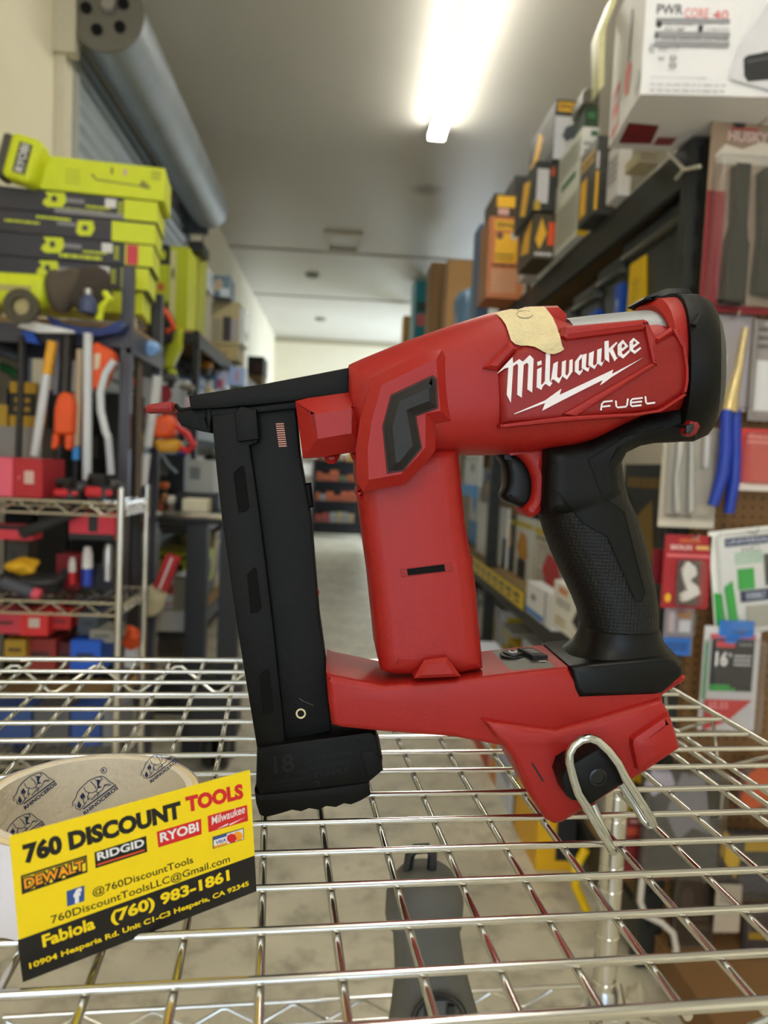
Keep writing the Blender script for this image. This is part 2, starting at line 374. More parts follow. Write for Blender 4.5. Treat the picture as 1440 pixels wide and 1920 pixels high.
def post(p, name='post'):
    mb = MB(); prof = [(0.0125, 0), (.0125, .02)]; z = .02
    while z < 1.215:
        prof += [(.0125, z), (.0116, z+.0008), (.0116, z+.0022), (.0125, z+.003)]; z += .0254
    prof += [(.0125, 1.22), (.011, 1.226), (.001, 1.227)]; mb.lathe(prof, p, CHF, 20)
    return mb.build(name, rack)
post(pc); P2 = sp(A0-.03, B1+.02); P2.z = 0; post(P2)
P3 = sp(A1+.035, B0-.03); P3.z = 0; P4 = sp(A0-.03, B0-.03); P4.z = 0; post(P3); post(P4)
mb = MB(); zl = .826
mb.lathe([(.0127, -.03), (.0165, -.028), (.0150, .0), (.0127, .004)], pc+V((0, 0, zl-.004)), STL, 20, loop=True)
mb.add([pc+V((.012, -.012, zl+.012)), pc+V((.02, -.018, zl-.03)), pc+V((.026, -.012, zl-.034)), pc+V((.018, -.004, zl+.004))], [(0, 1, 2, 3)], STL); mb.build('collar', rack)
# lower tier seen through the top shelf
l0 = V((-.300, .700, zl+.003)); l1 = V((.2795, .750, zl)); dn = V((0, 0, -.0245))
mb = MB(); mb.tube([l0, l1], .0021, CHF, 10); mb.tube([l0+dn, l1+dn], .0019, CHF, 10); mb.tube([l1, l1+V((.004, 0, -.004)), l1+dn+V((.004, 0, .004)), l1+dn], .0013, CHF, 8)
mb.tube(zig(l0, l1-V((.03, 0, 0)), (-.003, -.023), 8), .0015, CHF, 8); mb.build('lower_truss', rack)
for k_ in range(12):
    q = E2*(-.028*(k_+1)*1.0); mb = MB(); mb.tube([l0+q, l1+q], .00165, CHF, 8)
    if k_ > 1: mb.build('lower_shelf_wire', rack)
# ------------------------------------------------------------------ tape roll
ty = .302; tp = atY(171, 1490, ty); tr = (atY(372, 1470, ty).x-tp.x); zt = tp.z; zb = ZS+.0018
roll = thing('packing_tape_roll', 'nearly used up roll of clear packing tape lying behind the business card', 'tape roll', (tp.x, ty, zb))
hgt = zt-zb; ri = tr-.0056
def paper_mat(hexc): return M(hexc, .8, 0, .05, 90, .25, 300)
m_core = paper_mat('#d3cabb')
mb = MB(); mb.lathe([(ri+.0028, .0005), (ri, 0), (ri, hgt), (ri+.0028, hgt+.0003)], (tp.x, ty, zb), m_core, 72, loop=True); core = mb.build('cardboard_core', roll)
mb = MB(); mb.lathe([(ri+.0028, .0008), (tr, .001), (tr, hgt-.0004), (ri+.0028, hgt-.0004)], (tp.x, ty, zb), M('#d8c59a', .5, 0, .18, 160), 72, loop=True); mb.build('tape_winding', roll)
m_film = M('#e2deea', .22, 0, .05, 60, .15, 90)
mb = MB(); ring = []
for i in range(73):
    a = 2*math.pi*i/72; rr = tr+.0006+.0009*abs(math.sin(a*5))*(1 if 2.6 < a < 5.2 else .25); ring.append((tp.x+rr*math.cos(a), ty+rr*math.sin(a)))
mb.add([(x, y, zb+.0006) for x, y in ring]+[(x, y, zb+hgt-.0002) for x, y in ring], [(i, i+1, i+74, i+73) for i in range(72)], m_film); mb.build('loose_film', roll)
# printed marks on the inside of the core
def on_core(u, v):
    d = ray(u, v); ox, oy = CAM.x-tp.x, CAM.y-ty; r_ = ri-.0002
    a = d.x*d.x+d.y*d.y; b_ = 2*(ox*d.x+oy*d.y); c_ = ox*ox+oy*oy-r_*r_; q = max(0, b_*b_-4*a*c_)
    return CAM+d*((-b_+math.sqrt(q))/(2*a))
INK = M('#22315f', .6)
mb = MB()
def zz(x, y, o=(0, 1390), s=400/1440): return (o[0]+x*s, o[1]+y*s)
RH = [ # rhinoceros line drawing, traced once (zoom coordinates), reused at three places
  ([(560,300),(525,340),(510,385),(490,410),(492,440),(505,425),(515,455),(545,462),(560,440),(585,405)], 5, 0),
  ([(560,300),(600,265),(650,242),(690,235),(710,245),(735,270),(770,290)], 5, 0),
  ([(565,310),(580,340),(620,350),(650,335),(665,300),(655,270),(640,255)], 5, 0),
  ([(675,235),(690,255),(680,265)], 6, 0),
  ([(590,400),(600,380),(620,395),(640,370),(665,345),(690,330),(705,300),(740,285)], 5, 0),
  ([(575,370),(560,395),(570,420)], 5, 0), ([(610,270),(640,300),(648,320)], 5, 0),
  ([(600,345),(590,380),(600,395)], 6, 0), ([(650,340),(670,350),(655,372)], 6, 0), ([(700,300),(715,290),(730,300),(750,290)], 5, 0)]
RHF = [[(655,258),(680,262),(668,300),(690,310),(660,318),(655,285)], [(530,400),(550,430),(540,455),(520,440)], [(560,345),(575,370),(550,392),(540,372)]]
def rhino(dx, dy, k, clip):
    f = lambda x, y: zz((x-640)*k+dx, (y-350)*k+dy)
    for pts, w_, c_ in RH:
        vs, fs = ribbon2d([f(*p) for p in pts if clip(*f(*p))] if sum(clip(*f(*p)) for p in pts) > 1 else [(0,0)], w_*k*.2777) if sum(clip(*f(*p)) for p in pts) > 1 else ([], [])
        if vs: mb.add([on_core(*p) for p in vs], fs, INK)
    for pl in RHF:
        q = [f(*p) for p in pl]
        if all(clip(*p) for p in q): vs, fs = fill(q); mb.add([on_core(*p) for p in vs], fs, INK)
    vs, fs = ribbon2d([f(560, 458), f(782, 292)], 2.2*k); mb.add([on_core(*p) for p in vs], fs, INK)
    bl, brr, tl = f(572, 500), f(800, 320), f(560, 478)
    vs, fs = text_mesh('RHINOCEROS', .03); 
    vs = [on_core(bl[0]+(brr[0]-bl[0])*x+(tl[0]-bl[0])*y, bl[1]+(brr[1]-bl[1])*x+(tl[1]-bl[1])*y) for x, y in vs]; mb.add(vs, fs, INK)
rhino(640, 350, 1.0, lambda u, v: True); rhino(235, 320, .95, lambda u, v: v > 1436); rhino(1075, 160, .82, lambda u, v: v > 1414); rhino(160, 590, .9, lambda u, v: v > 1524)
rc = zz(700, 197)
vs, fs = ribbon2d([(rc[0]+5.6*math.cos(i*.5236), rc[1]+5.6*math.sin(i*.5236)) for i in range(12)], 1.2, True); mb.add([on_core(*p) for p in vs], fs, INK)
vs, fs = text_mesh('R', .03); mb.add([on_core(rc[0]-2.6+5.2*x, rc[1]+3-6*y) for x, y in vs], fs, INK)
mb.build('printed_marks', core)
# ------------------------------------------------------------------ business card
Q = quad3d([(17.5, 1569), (468.7, 1444), (481, 1671), (42.6, 1842)], .0889*.975)
ctl, ctr, cbr, cbl = Q
CN = (ctr-ctl).cross(cbl-ctl).normalized()
if CN.dot(CAM-ctl) < 0: CN = -CN
def on_card(u, v, e=0):
    d = ray(u, v); k = (ctl-CAM).dot(CN)/d.dot(CN); return CAM+d*k+CN*e
mb = MB(); CY = M('#f3d410', .32, 0, .02); CK = M('#141316', .35, 0, .02)
mb.prism([ctl, ctr, cbr, cbl], -CN*.0005, CY)
def cpoly(pts, m, e): mb.add([on_card(*p, e) for p in pts], [tuple(range(len(pts)))], m)
def ctext(s, bl, br, tl, m, e, bold=.02):
    o = on_card(*bl, e); a = on_card(*br, e)-o; b_ = on_card(*tl, e)-o; vs, fs = text_mesh(s, bold); mb.add([o+a*x+b_*y for x, y in vs], fs, m)
cpoly([(32.5, 1763), (477.3, 1604), (481, 1671), (42.6, 1842)], CK, .00004)
e1_ = .00008
CR = M('#cf1f26', .4); CB = M('#2f4f96', .4); CO = M('#f09a1a', .4)
ctext('760 DISCOUNT', (46, 1621), (341, 1534), (41, 1583), CK, e1_, .058)
ctext('TOOLS', (350, 1524), (457, 1497), (347, 1494), CR, e1_, .058)
cpoly([(39, 1642), (162.5, 1603), (164, 1635), (41, 1677)], CK, e1_); cpoly([(42, 1645), (160, 1607.5), (161, 1632), (44, 1672)], CY, .00012)
ctext('DEWALT', (44, 1672), (161, 1633), (42, 1646), CK, .00014, .13); ctext('DEWALT', (46, 1667), (158, 1630), (44, 1648), CO, .00016, .025)
cpoly([(177, 1598), (274, 1567), (276, 1597), (179, 1628)], CK, e1_); ctext('RIDGID', (183, 1614), (271, 1586), (181, 1599), WHT, .00012, .03)
cpoly([(182, 1620), (271, 1592), (271, 1595), (182, 1623)], M('#d8512a', .4), .00012)
cpoly([(293.6, 1559.5), (377, 1535), (378, 1564), (297, 1589)], CR, e1_); ctext('RYOBI', (301, 1580), (373, 1558), (299, 1562), WHT, .00012, .03)
cpoly([(389, 1530), (463, 1509), (465, 1539), (391, 1560.5)], CR, e1_)
ctext('Milwaukee', (397, 1547), (459, 1524), (397, 1531), WHT, .00012, .01); cpoly([(405, 1555), (428, 1543), (426, 1547), (461, 1531), (430, 1548), (432, 1545)], WHT, .00012)
cpoly([(398, 1569), (457, 1552), (457.5, 1574), (399, 1591.5)], DGR, e1_); cpoly([(400, 1571), (455.5, 1554), (456, 1573), (401, 1590)], WHT, .00011)
cpoly([(400, 1571), (425, 1563.4), (425, 1567.5), (400, 1575.5)], CB, .00014); cpoly([(401, 1586), (426, 1578), (426, 1582), (401, 1590)], CO, .00014); ctext('VISA', (404, 1583.5), (424, 1577), (404, 1577), CB, .00014, .03)
for cx, cy, m_ in ((446, 1567.5, CO), (434, 1571.5, CR)): cpoly([(cx+9*math.cos(i*.35), cy+8.6*math.sin(i*.35)) for i in range(18)], m_, .00014+(.00003 if m_ is CR else 0))
cpoly([(124.6, 1671), (158, 1660), (158, 1689), (126, 1699.6)], CB, e1_); ctext('f', (138, 1695), (153, 1690.5), (137.5, 1668), WHT, .00012, .06)
ctext('@760DiscountTools', (175, 1684), (363, 1621), (172, 1666), CK, e1_, .008)
ctext('760DiscountToolsLLC@Gmail.com', (97, 1736), (431.5, 1619), (94.6, 1717), CK, e1_, .008)
ctext('(760) 983-1861', (209.5, 1738), (431.5, 1656), (206, 1709), CY, e1_, .04)
ctext('Fabiola', (81, 1777), (179, 1741), (77.6, 1754), CY, e1_, .035)
ctext('10904 Hesperia Rd. Unit C1-C3 Hesperia, CA 92345', (56, 1820), (467, 1663), (54, 1806), CY, e1_, .03)
tag(mb.build('business_card', None, (cbl+cbr)/2, smooth=0), 'yellow and black business card propped against the tape roll', 'business card')
# ------------------------------------------------------------------ dark grey tool standing on the lower tier
m_rub = M('#55534f', .6, 0, .06, 60, .3, 900)
def oval_loft(mb, st, Y0, m, n=28, e=2.3):
    """st: (v, u_left, u_right, half depth) down the image at distance Y0"""
    rings = []
    for v, ul, ur, T in st:
        a = atY(ul, v, Y0); b_ = atY(ur, v, Y0); c_ = (a+b_)/2; h_ = (b_.x-a.x)/2; r = []
        for j in range(n):
            t = 2*math.pi*j/n; cs, sn = math.cos(t), math.sin(t)
            r.append(c_+V((h_*math.copysign(abs(cs)**(2/e), cs), T*math.copysign(abs(sn)**(2/e), sn), 0)))
        rings.append(r)
    vs = [p for r in rings for p in r]; k = len(rings)
    mb.add(vs, [(i*n+j, i*n+(j+1) % n, (i+1)*n+(j+1) % n, (i+1)*n+j) for i in range(k-1) for j in range(n)]+[tuple(range(n)), tuple(range(k*n-1, (k-1)*n-1, -1))], m)
Yt = .50
tool = thing('upright_grey_tool', 'dark grey tool standing upright on the lower tier under the wire shelf', 'tool', (atY(805, 1800, Yt).x, Yt, zl+.004))
mb = MB(); oval_loft(mb, [(1628, 770, 826, .010), (1632, 756, 840, .016), (1642, 746, 852, .021), (1656, 734, 862, .0235), (1680, 724, 868, .025), (1712, 722, 866, .025), (1724, 724, 865, .025)], Yt, m_rub); mb.build('rubber_cap', tool)
mb = MB(); oval_loft(mb, [(1722, 733, 860, .023), (1750, 737, 862, .0235), (1812, 740, 872, .025), (1850, 738, 882, .026), (1905, 731, 898, .028), (2000, 715, 930, .034), (2120, 700, 950, .04), (2390, 690, 975, .045)], Yt, m_rub); bod = mb.build('body', tool)
mb = MB(); c_ = atY(823, 1912, Yt-.0275)
for r_ in (.0185, .0155): mb.tube([c_+V((r_*math.cos(i*.2618), -.0005, r_*math.sin(i*.2618))) for i in range(24)], .0009, BLK, 6, True)
mb.box(c_+V((-.0035, -.0012, -.014)), c_+V((.0035, .002, .014)), DGR); mb.box(c_+V((-.010, -.0012, -.010)), c_+V((-.0055, .002, .010)), BLK); mb.box(c_+V((.0055, -.0012, -.010)), c_+V((.010, .002, .010)), BLK); mb.build('round_emblem', bod)
mb = MB(); hp = [atY(u, v, Yt) for u, v in ((764, 1634), (769, 1602), (778, 1592), (802, 1590), (811, 1600), (809, 1632))]
mb.tube(hp, .0035, BLK, 8); mb.build('hanging_loop', tool)
# ------------------------------------------------------------------ cordless stapler
GY = math.radians(-3.4+4.0)                       # the tool stands nearly square to the camera
GD = V((math.sin(-GY), math.cos(GY), 0))          # away from the camera
GX = V((GD.y, -GD.x, 0)); GZ = V((0, 0, 1))
_c = atZ(490, 1527, ZS+.0018); G0 = _c+GD*.0172   # a point of the tool's mid plane
def gp(u, v, t=0.0):
    d = ray(u, v); k = (G0-GD*t-CAM).dot(GD)/d.dot(GD); return CAM+d*k
def g2(u, v, t=0.0): p = gp(u, v, t)-G0; return V((p.dot(GX), p.z))
def g3(p, t): return G0+GX*p[0]+GZ*p[1]-GD*t
gun = thing('cordless_stapler', 'red and black cordless stapler standing on the wire shelf', 'stapler', V((atZ(760, 1500, ZS).x, _c.y+.02, ZS)))
m_red = M('#9c1a14', .44, 0, .04, 40, .10, 1500); m_red2 = M('#8c1611', .46, 0, .04, 40, .10, 1500)
m_blk = M('#080807', .5, 0, .05, 50, .12, 1200); m_mag = M('#030303', .55, 0, .05, 60, .15, 1500); m_ins = M('#17181b', .55, 0, .05, 60, .25, 1500)
for _m in (m_red, m_red2): _m.node_tree.nodes['Principled BSDF'].inputs['Specular IOR Level'].default_value = .36
m_grey = M('#8d8e90', .45, .15, .05, 60, .12, 1200); m_white = M('#ece3e6', .5, 0, .02)
def offset(pts, d):
    n = len(pts); o = []
    area_ = sum(pts[i].x*pts[(i+1) % n].y-pts[(i+1) % n].x*pts[i].y for i in range(n)); sg = 1 if area_ > 0 else -1
    for i in range(n):
        a, b, c = pts[i-1], pts[i], pts[(i+1) % n]; e1 = (b-a).normalized(); e2 = (c-b).normalized()
        n1 = V((-e1.y, e1.x))*sg; n2 = V((-e2.y, e2.x))*sg; k = n1+n2
        l = k.length_squared
        o.append(b+(k*(2*d/l) if l > .35 else n1*d))
    return o
def puff(mb, px, T, r, m, seg=3, back=None, rb=None, tt=None):
    """outline traced at the front edge, given its real thickness (front at +T, back at -back) with rounded or chamfered edges"""
    tf = T; tb = -T if back is None else back; rb = r if rb is None else rb
    P = [g2(u, v, tf-r if tt is None else tt) for u, v in px]; n = len(P); rings = []
    for k in range(seg, -1, -1):
        a = k/seg*math.pi/2; rings.append(([p for p in offset(P, r*(1-math.cos(a)))], tf-r+r*math.sin(a)) if seg > 1 else ([p for p in offset(P, r*k)], tf-r*(1-k)))
    for k in range(0, seg+1):
        a = k/seg*math.pi/2; rings.append(([p for p in offset(P, rb*(1-math.cos(a)))], tb+rb-rb*math.sin(a)) if seg > 1 else ([p for p in offset(P, rb*k)], tb+rb*(1-k)))
    vs = [g3(p, t) for R_, t in rings for p in R_]; k = len(rings)
    tris = tessellate_polygon([[V((p.x, p.y, 0)) for p in rings[0][0]]]); tr2 = tessellate_polygon([[V((p.x, p.y, 0)) for p in rings[-1][0]]])
    fs = [tuple(t) for t in tris]+[tuple(i+(k-1)*n for i in t) for t in tr2]
    fs += [(i*n+j, i*n+(j+1) % n, (i+1)*n+(j+1) % n, (i+1)*n+j) for i in range(k-1) for j in range(n)]
    mb.add(vs, fs, m); return mb
def loft_u(mb, st, m, e=3.0, n=40, caps=True):
    """st: (u, v_top, v_bottom, half thickness, lean of the section towards +u at the front, in px)"""
    rings = []
    for s_ in st:
        u, vt, vb, T = s_[:4]; sk = s_[4] if len(s_) > 4 else 0
        a = g2(u, vt); b_ = g2(u, vb); c_ = (a+b_)/2; h_ = (a-b_)/2; x1_ = (g2(u+sk, (vt+vb)/2, T).x-g2(u, (vt+vb)/2).x) if len(s_) > 4 else 0; r = []
        for j in range(n):
            t = 2*math.pi*j/n; cs, sn = math.cos(t), math.sin(t)
            cc = math.copysign(abs(cs)**(2/e), cs); ss = math.copysign(abs(sn)**(2/e), sn)
            p = c_+h_*ss; r.append(g3((p.x+x1_*abs(cc), p.y), T*cc))
        rings.append(r)
    vs = [p for r in rings for p in r]; k = len(rings)
    fs = [(i*n+j, i*n+(j+1) % n, (i+1)*n+(j+1) % n, (i+1)*n+j) for i in range(k-1) for j in range(n)]
    if caps: fs += [tuple(range(n)), tuple(range(k*n-1, (k-1)*n-1, -1))]
    mb.add(vs, fs, m); return mb
def loft_v(mb, st, m, e=2.6, n=40):
    rings = []
    for v, ul, ur, T in st:
        a = g2(ul, v); b_ = g2(ur, v); c_ = (a+b_)/2; h_ = (b_-a)/2; r = []
        for j in range(n):
            t = 2*math.pi*j/n; cs, sn = math.cos(t), math.sin(t)
            p = c_+h_*math.copysign(abs(cs)**(2/e), cs); r.append(g3(p, T*math.copysign(abs(sn)**(2/e), sn)))
        rings.append(r)
    vs = [p for r in rings for p in r]; k = len(rings)
    mb.add(vs, [(i*n+j, i*n+(j+1) % n, (i+1)*n+(j+1) % n, (i+1)*n+j) for i in range(k-1) for j in range(n)]+[tuple(range(n)), tuple(range(k*n-1, (k-1)*n-1, -1))], m); return mb
SOLID = []                                        # shells the decals are laid on
def solid(mb): SOLID.append((list(mb.v), list(mb.f))); return mb
def densify(pts, step=14):
    q = []
    for i, a in enumerate(pts):
        b_ = pts[(i+1) % len(pts)]; n_ = max(1, int(math.hypot(b_[0]-a[0], b_[1]-a[1])/step))
        q += [(a[0]+(b_[0]-a[0])*j/n_, a[1]+(b_[1]-a[1])*j/n_) for j in range(n_)]
    return q
def spline(pts, n=4, closed=True):
    o = []; k = len(pts)
    for i in range(k):
        p0, p1, p2, p3 = (V(pts[(i+j-1) % k]) for j in range(4))
        for s_ in range(n):
            t = s_/n; o.append(tuple(.5*((2*p1)+(p2-p0)*t+(2*p0-5*p1+4*p2-p3)*t*t+(3*p1-p0-3*p2+p3)*t**3)))
    return o
# main housing
mb = MB()
loft_u(mb, [(653, 688, 760, .020), (660, 684, 800, .023), (680, 675, 842, .026), (700, 667, 852, .028), (760, 643, 854, .030), (800, 629, 854, .031), (850, 612, 854, .032), (905, 595, 854, .032), (945, 586, 853, .032), (985, 588, 851, .032), (1020, 600, 846, .032), (1056, 616, 841, .032), (1098, 615, 829, .032), (1143, 611, 806, .032), (1192, 607, 783, .032), (1230, 612, 774, .032), (1262, 625, 745, .030)], m_red, 3.0)
solid(mb); mb.build('housing', gun)
mb = MB(); puff(mb, [(940, 592), (985, 575), (1045, 573), (1063, 590), (1061, 622), (1030, 640), (960, 640)], .019, .006, m_red, 2); solid(mb); mb.build('housing_hump', gun)
mb = MB(); loft_u(mb, [(1050, 600, 700, .024), (1100, 594, 700, .025), (1150, 589, 700, .026), (1204, 584, 700, .027), (1262, 582, 700, .027)], m_grey, 2.0); solid(mb)
mb.build('motor_cylinder', gun)
mb = MB(); loft_u(mb, [(1193, 590, 780, .029, 64), (1195, 577, 785, .0325, 64), (1213, 564, 790, .0338, 54), (1253, 562, 795, .0340, 40), (1262, 566, 790, .033, 38)], m_red, 2.35); hoop = mb.build('cylinder_hoop', gun)
mb = MB(); loft_u(mb, [(1251, 560, 826, .0345, 39), (1258, 556, 828, .0368, 37), (1300, 558, 828, .0378, 22), (1326, 572, 816, .0372, 16), (1338, 590, 800, .0360, 13)], m_blk, 2.35, 48)
loft_u(mb, [(1337, 590, 800, .0355, 13), (1345, 606, 786, .034, 13), (1349, 625, 770, .031, 12), (1351, 650, 750, .024, 9)], M('#45433f', .6, 0, .05, 60, .12, 1200), 2.35, 48)
cap = mb.build('motor_cap', gun)
mb = MB(); puff(mb, [(1205, 562), (1214, 554), (1250, 541), (1290, 540), (1300, 552), (1312, 572), (1300, 580), (1255, 575)], .013, .003, m_blk, 1); mb.build('top_lug', cap)
mb = MB(); puff(mb, [(1350, 599), (1290, 600)][:0] or [(1292, 788), (1308, 791), (1312, 800), (1305, 814), (1296, 819), (1284, 816), (1279, 806)], .0372, .002, M('#7d0f10', .4), 2, back=.030); puff(mb, [(1285, 797), (1300, 793), (1302, 804), (1294, 814), (1284, 811)], .0376, .001, BLK, 2, back=.030); mb.build('strap_eye', cap)
mb = MB(); puff(mb, [(1298, 607), (1313, 586), (1306, 612)], .0372, .0006, BLK, 1, back=.033); mb.build('cap_notch', cap)
# side panel with the lettering
mb = MB(); puff(mb, [(929, 694), (962, 655), (1053, 622), (1206, 607), (1226, 630), (1256, 618), (1272, 618), (1284, 650), (1290, 690), (1289, 715), (1285, 739), (1237, 771), (1192, 778), (1080, 790), (936, 799)], .0345, .0045, m_red2, 3, back=.02)
solid(mb); pan = mb.build('side_panel', gun)
mb = MB()
puff(mb, [(1058, 612), (1207, 599), (1216, 604), (1205, 621), (1060, 640), (1050, 632)], .0372, .0028, m_red, 2, back=.02)
puff(mb, [(1205, 600), (1214, 602), (1228, 632), (1232, 686), (1221, 682), (1208, 622)], .0368, .0018, m_red, 2, back=.02)
puff(mb, [(1231, 684), (1221, 680), (1053, 777), (1080, 781)], .0362, .0012, m_red, 2, back=.02)
puff(mb, [(1053, 777), (1080, 781), (1192, 780), (1237, 772), (1286, 740), (1288, 733), (1238, 766), (1192, 774), (1080, 784)][:0] or [(936, 796), (1060, 780), (1192, 774), (1237, 767), (1286, 735), (1287, 741), (1238, 773), (1192, 781), (1070, 790), (938, 803)], .0362, .0012, m_red, 2, back=.02)
puff(mb, [(905, 690), (955, 640), (968, 655), (933, 694)], .0350, .0015, m_red, 1, back=.02)
puff(mb, [(1257, 616), (1271, 617), (1284, 650), (1290, 690), (1289, 716), (1285, 740), (1279, 738), (1283, 714), (1283, 690), (1277, 652)], .0362, .0014, m_red, 2, back=.02); puff(mb, [(1226, 634), (1258, 614), (1266, 622), (1232, 645)], .0362, .0014, m_red, 1, back=.02)
mb.build('panel_rim', pan)
mb = MB()                                         # raised letters
def zl_(x, y): return (920+x*320/1440, 620+y*320/1440)
LET = [[(55,362),(185,222),(189,275),(240,240),(272,262),(330,206),(362,238),(350,522),(310,495),(319,285),(308,270),(278,290),(262,565),(224,540),(232,292),(222,278),(190,300),(188,330),(170,608),(136,540),(150,312),(120,318)],
 [(393,265),(428,250),(430,285),(395,298)], [(393,325),(430,308),(425,450),(442,462),(428,500),(387,478)],
 [(467,190),(503,190),(497,425),(520,440),(500,472),(462,448),(440,470),(436,456),(458,425)],
 [(530,278),(567,258),(560,390),(580,402),(598,378),(602,262),(636,248),(630,370),(645,380),(660,355),(666,248),(692,240),(690,345),(643,412),(605,385),(575,445),(527,408),(505,430),(512,400)],
 [(712,262),(760,200),(782,214),(745,255),(742,335),(757,343),(775,322),(775,345),(748,377),(710,345)],
 [(772,203),(810,193),(803,305),(820,318),(838,300),(822,348),(768,315)],
 [(830,190),(872,170),(862,285),(880,297),(896,275),(900,160),(938,146),(930,262),(945,270),(962,245),(935,300),(903,278),(875,324),(826,292)],
 [(960,90),(995,83),(1000,268),(962,240)], [(994,155),(1060,95),(1070,102),(1020,165),(996,180)], [(1000,172),(1030,150),(1065,232),(1085,212),(1046,258)],
 [(1072,120),(1115,76),(1162,132),(1106,178),(1108,194),(1122,204),(1165,165),(1176,178),(1117,236),(1073,205),(1072,130),(1106,140),(1107,152),(1134,131),(1119,106),(1106,120),(1106,138),(1072,128)],
 [(1172,95),(1205,60),(1258,104),(1202,148),(1202,160),(1218,168),(1262,138),(1271,150),(1215,196),(1172,165),(1172,105),(1202,113),(1203,123),(1229,104),(1213,83),(1202,95),(1202,111),(1172,103)],
 [(197,700),(460,588),(597,490),(580,543),(1035,328),(1022,366),(1285,228),(1020,392),(925,462),(945,416),(600,590),(435,676),(460,610),(205,704)]]
for pl in LET:
    q = [g2(*zl_(*p), .0351) for p in pl]; n_ = len(q)
    tr_ = [tuple(t) for t in tessellate_polygon([[V((p.x, p.y, 0)) for p in q]])]
    mb.add([g3(p, .0352) for p in q]+[g3(p, .0344) for p in q], tr_+[(i, (i+1) % n_, (i+1) % n_+n_, i+n_) for i in range(n_)], m_white)
for pl in ([(930,672),(938,618),(955,600),(1030,592)], [(940,642),(1010,633)], [(1056,590),(1060,638),(1072,648),(1140,641),(1150,628),(1158,572)], [(1283,567),(1196,577),(1182,592),(1182,628),(1192,638),(1272,628)], [(1186,607),(1278,597)], [(1305,553),(1311,606),(1320,616),(1388,607)]):
    vs, fs = ribbon2d([zl_(*p) for p in pl], 3.3); mb.add([gp(*p, .0353) for p in vs], fs, m_white)
part(mb.build('raised_lettering', pan), 'white maker lettering with lightning bolt')
# trim plate with black insert on the left
mb = MB(); puff(mb, [(696, 710), (806, 657), (827, 657), (834, 672), (840, 746), (845, 790), (815, 795), (815, 845), (797, 869), (759, 908), (681, 922), (669, 903), (667, 840), (675, 786)], .0355, .0052, m_red, 1, back=-.0355, tt=.028); solid(mb); trim = mb.build('trim_plate', gun)
mb = MB(); puff(mb, [(734, 742), (811, 706), (818, 712), (820, 764), (779, 780), (790, 840), (756, 882), (727, 886), (718, 800)], .0395, .0040, m_ins, 1, back=.03, tt=.0360); mb.build('rubber_insert', trim)
mb = MB(); puff(mb, [(732, 740), (811, 703), (820, 710), (822, 766), (781, 781), (792, 841), (757, 884), (725, 889), (716, 800)], .0358, .0004, M('#3a0808', .6), 1, back=.03); mb.build('insert_groove', trim)
# front boss
mb = MB(); puff(mb, [(554, 753), (578, 747), (664, 735), (690, 745), (692, 850), (655, 848), (602, 857), (568, 859)], .0245, .0085, m_red, 1, tt=.014); solid(mb); mb.build('nose_housing', gun)
mb = MB(); puff(mb, [(605, 850), (640, 848), (632, 866), (626, 870), (616, 870), (611, 866)], .010, .002, m_red, 1); mb.build('boss_tab', gun)
mb = MB(); puff(mb, [(656, 846), (672, 846), (672, 866), (662, 862)], .010, .002, m_red, 1); mb.build('boss_tab', gun)
# column
mb = MB(); puff(mb, densify([(664, 840), (855, 838), (868, 978), (880, 1045), (887, 1085), (901, 1246), (860, 1254), (790, 1257), (735, 1257), (712, 1250), (704, 1215), (690, 1080), (676, 980), (668, 905)], 40), .0225, .0095, m_red, 4, tt=.008); solid(mb); col_ = mb.build('support_column', gun)
mb = MB(); puff(mb, [(750, 1066), (846, 1054), (849, 1071), (752, 1083)], .0227, .0003, m_red2, 1, back=.019); puff(mb, [(763, 1067), (833, 1058), (835, 1071), (765, 1079)], .0230, .0002, M('#030303', .8), 1, back=.019); mb.build('indicator_slot', col_)
mb = MB(); puff(mb, [(881, 1040), (886, 1044), (886, 1058), (882, 1062), (874, 1050)], .006, .001, m_red, 1); mb.build('column_nub', gun)
mb = MB(); puff(mb, [(669, 916), (676, 914), (682, 930), (676, 938), (668, 930)], .02, .002, m_red, 1); mb.build('column_nub', gun)
# base of the tool
mb = MB(); puff(mb, densify([(611, 1258), (622, 1263), (720, 1283), (859, 1272), (1000, 1255), (1064, 1249), (1072, 1264), (1180, 1262), (1262, 1262), (1284, 1267), (1280, 1276), (1240, 1302), (1242, 1330), (1200, 1380), (1100, 1420), (985, 1440), (957, 1416), (941, 1397), (850, 1380), (720, 1370), (640, 1362), (622, 1357), (615, 1310)], 60), .0245, .003, m_red, 3); solid(mb); bas = mb.build('base_housing', gun)
mb = MB(); puff(mb, densify([(900, 1345), (1040, 1366), (1236, 1308), (1243, 1318), (1252, 1334), (1262, 1362), (1272, 1400), (1202, 1447), (1084, 1520), (1052, 1539), (1036, 1542), (1020, 1533), (985, 1480), (957, 1416), (941, 1397)], 60), .0285, .004, m_red, 3, back=-.03); solid(mb); foot = mb.build('battery_foot', gun)
mb = MB(); puff(mb, [(1178, 1382), (1186, 1374), (1240, 1337), (1252, 1335), (1272, 1400), (1202, 1447), (1188, 1440), (1178, 1395)], .0325, .0045, m_red, 2, back=.01); mb.build('foot_bumper', gun)
mb = MB(); puff(mb, [(996, 1431), (999, 1430), (1020, 1464), (1017, 1466)], .0288, .0002, BLK, 1, back=.027); mb.build('foot_slit', foot)
mb = MB(); puff(mb, [(776, 1272), (795, 1238), (838, 1232), (864, 1268)], .0285, .002, m_red, 1, back=.008); mb.build('base_rib', bas)
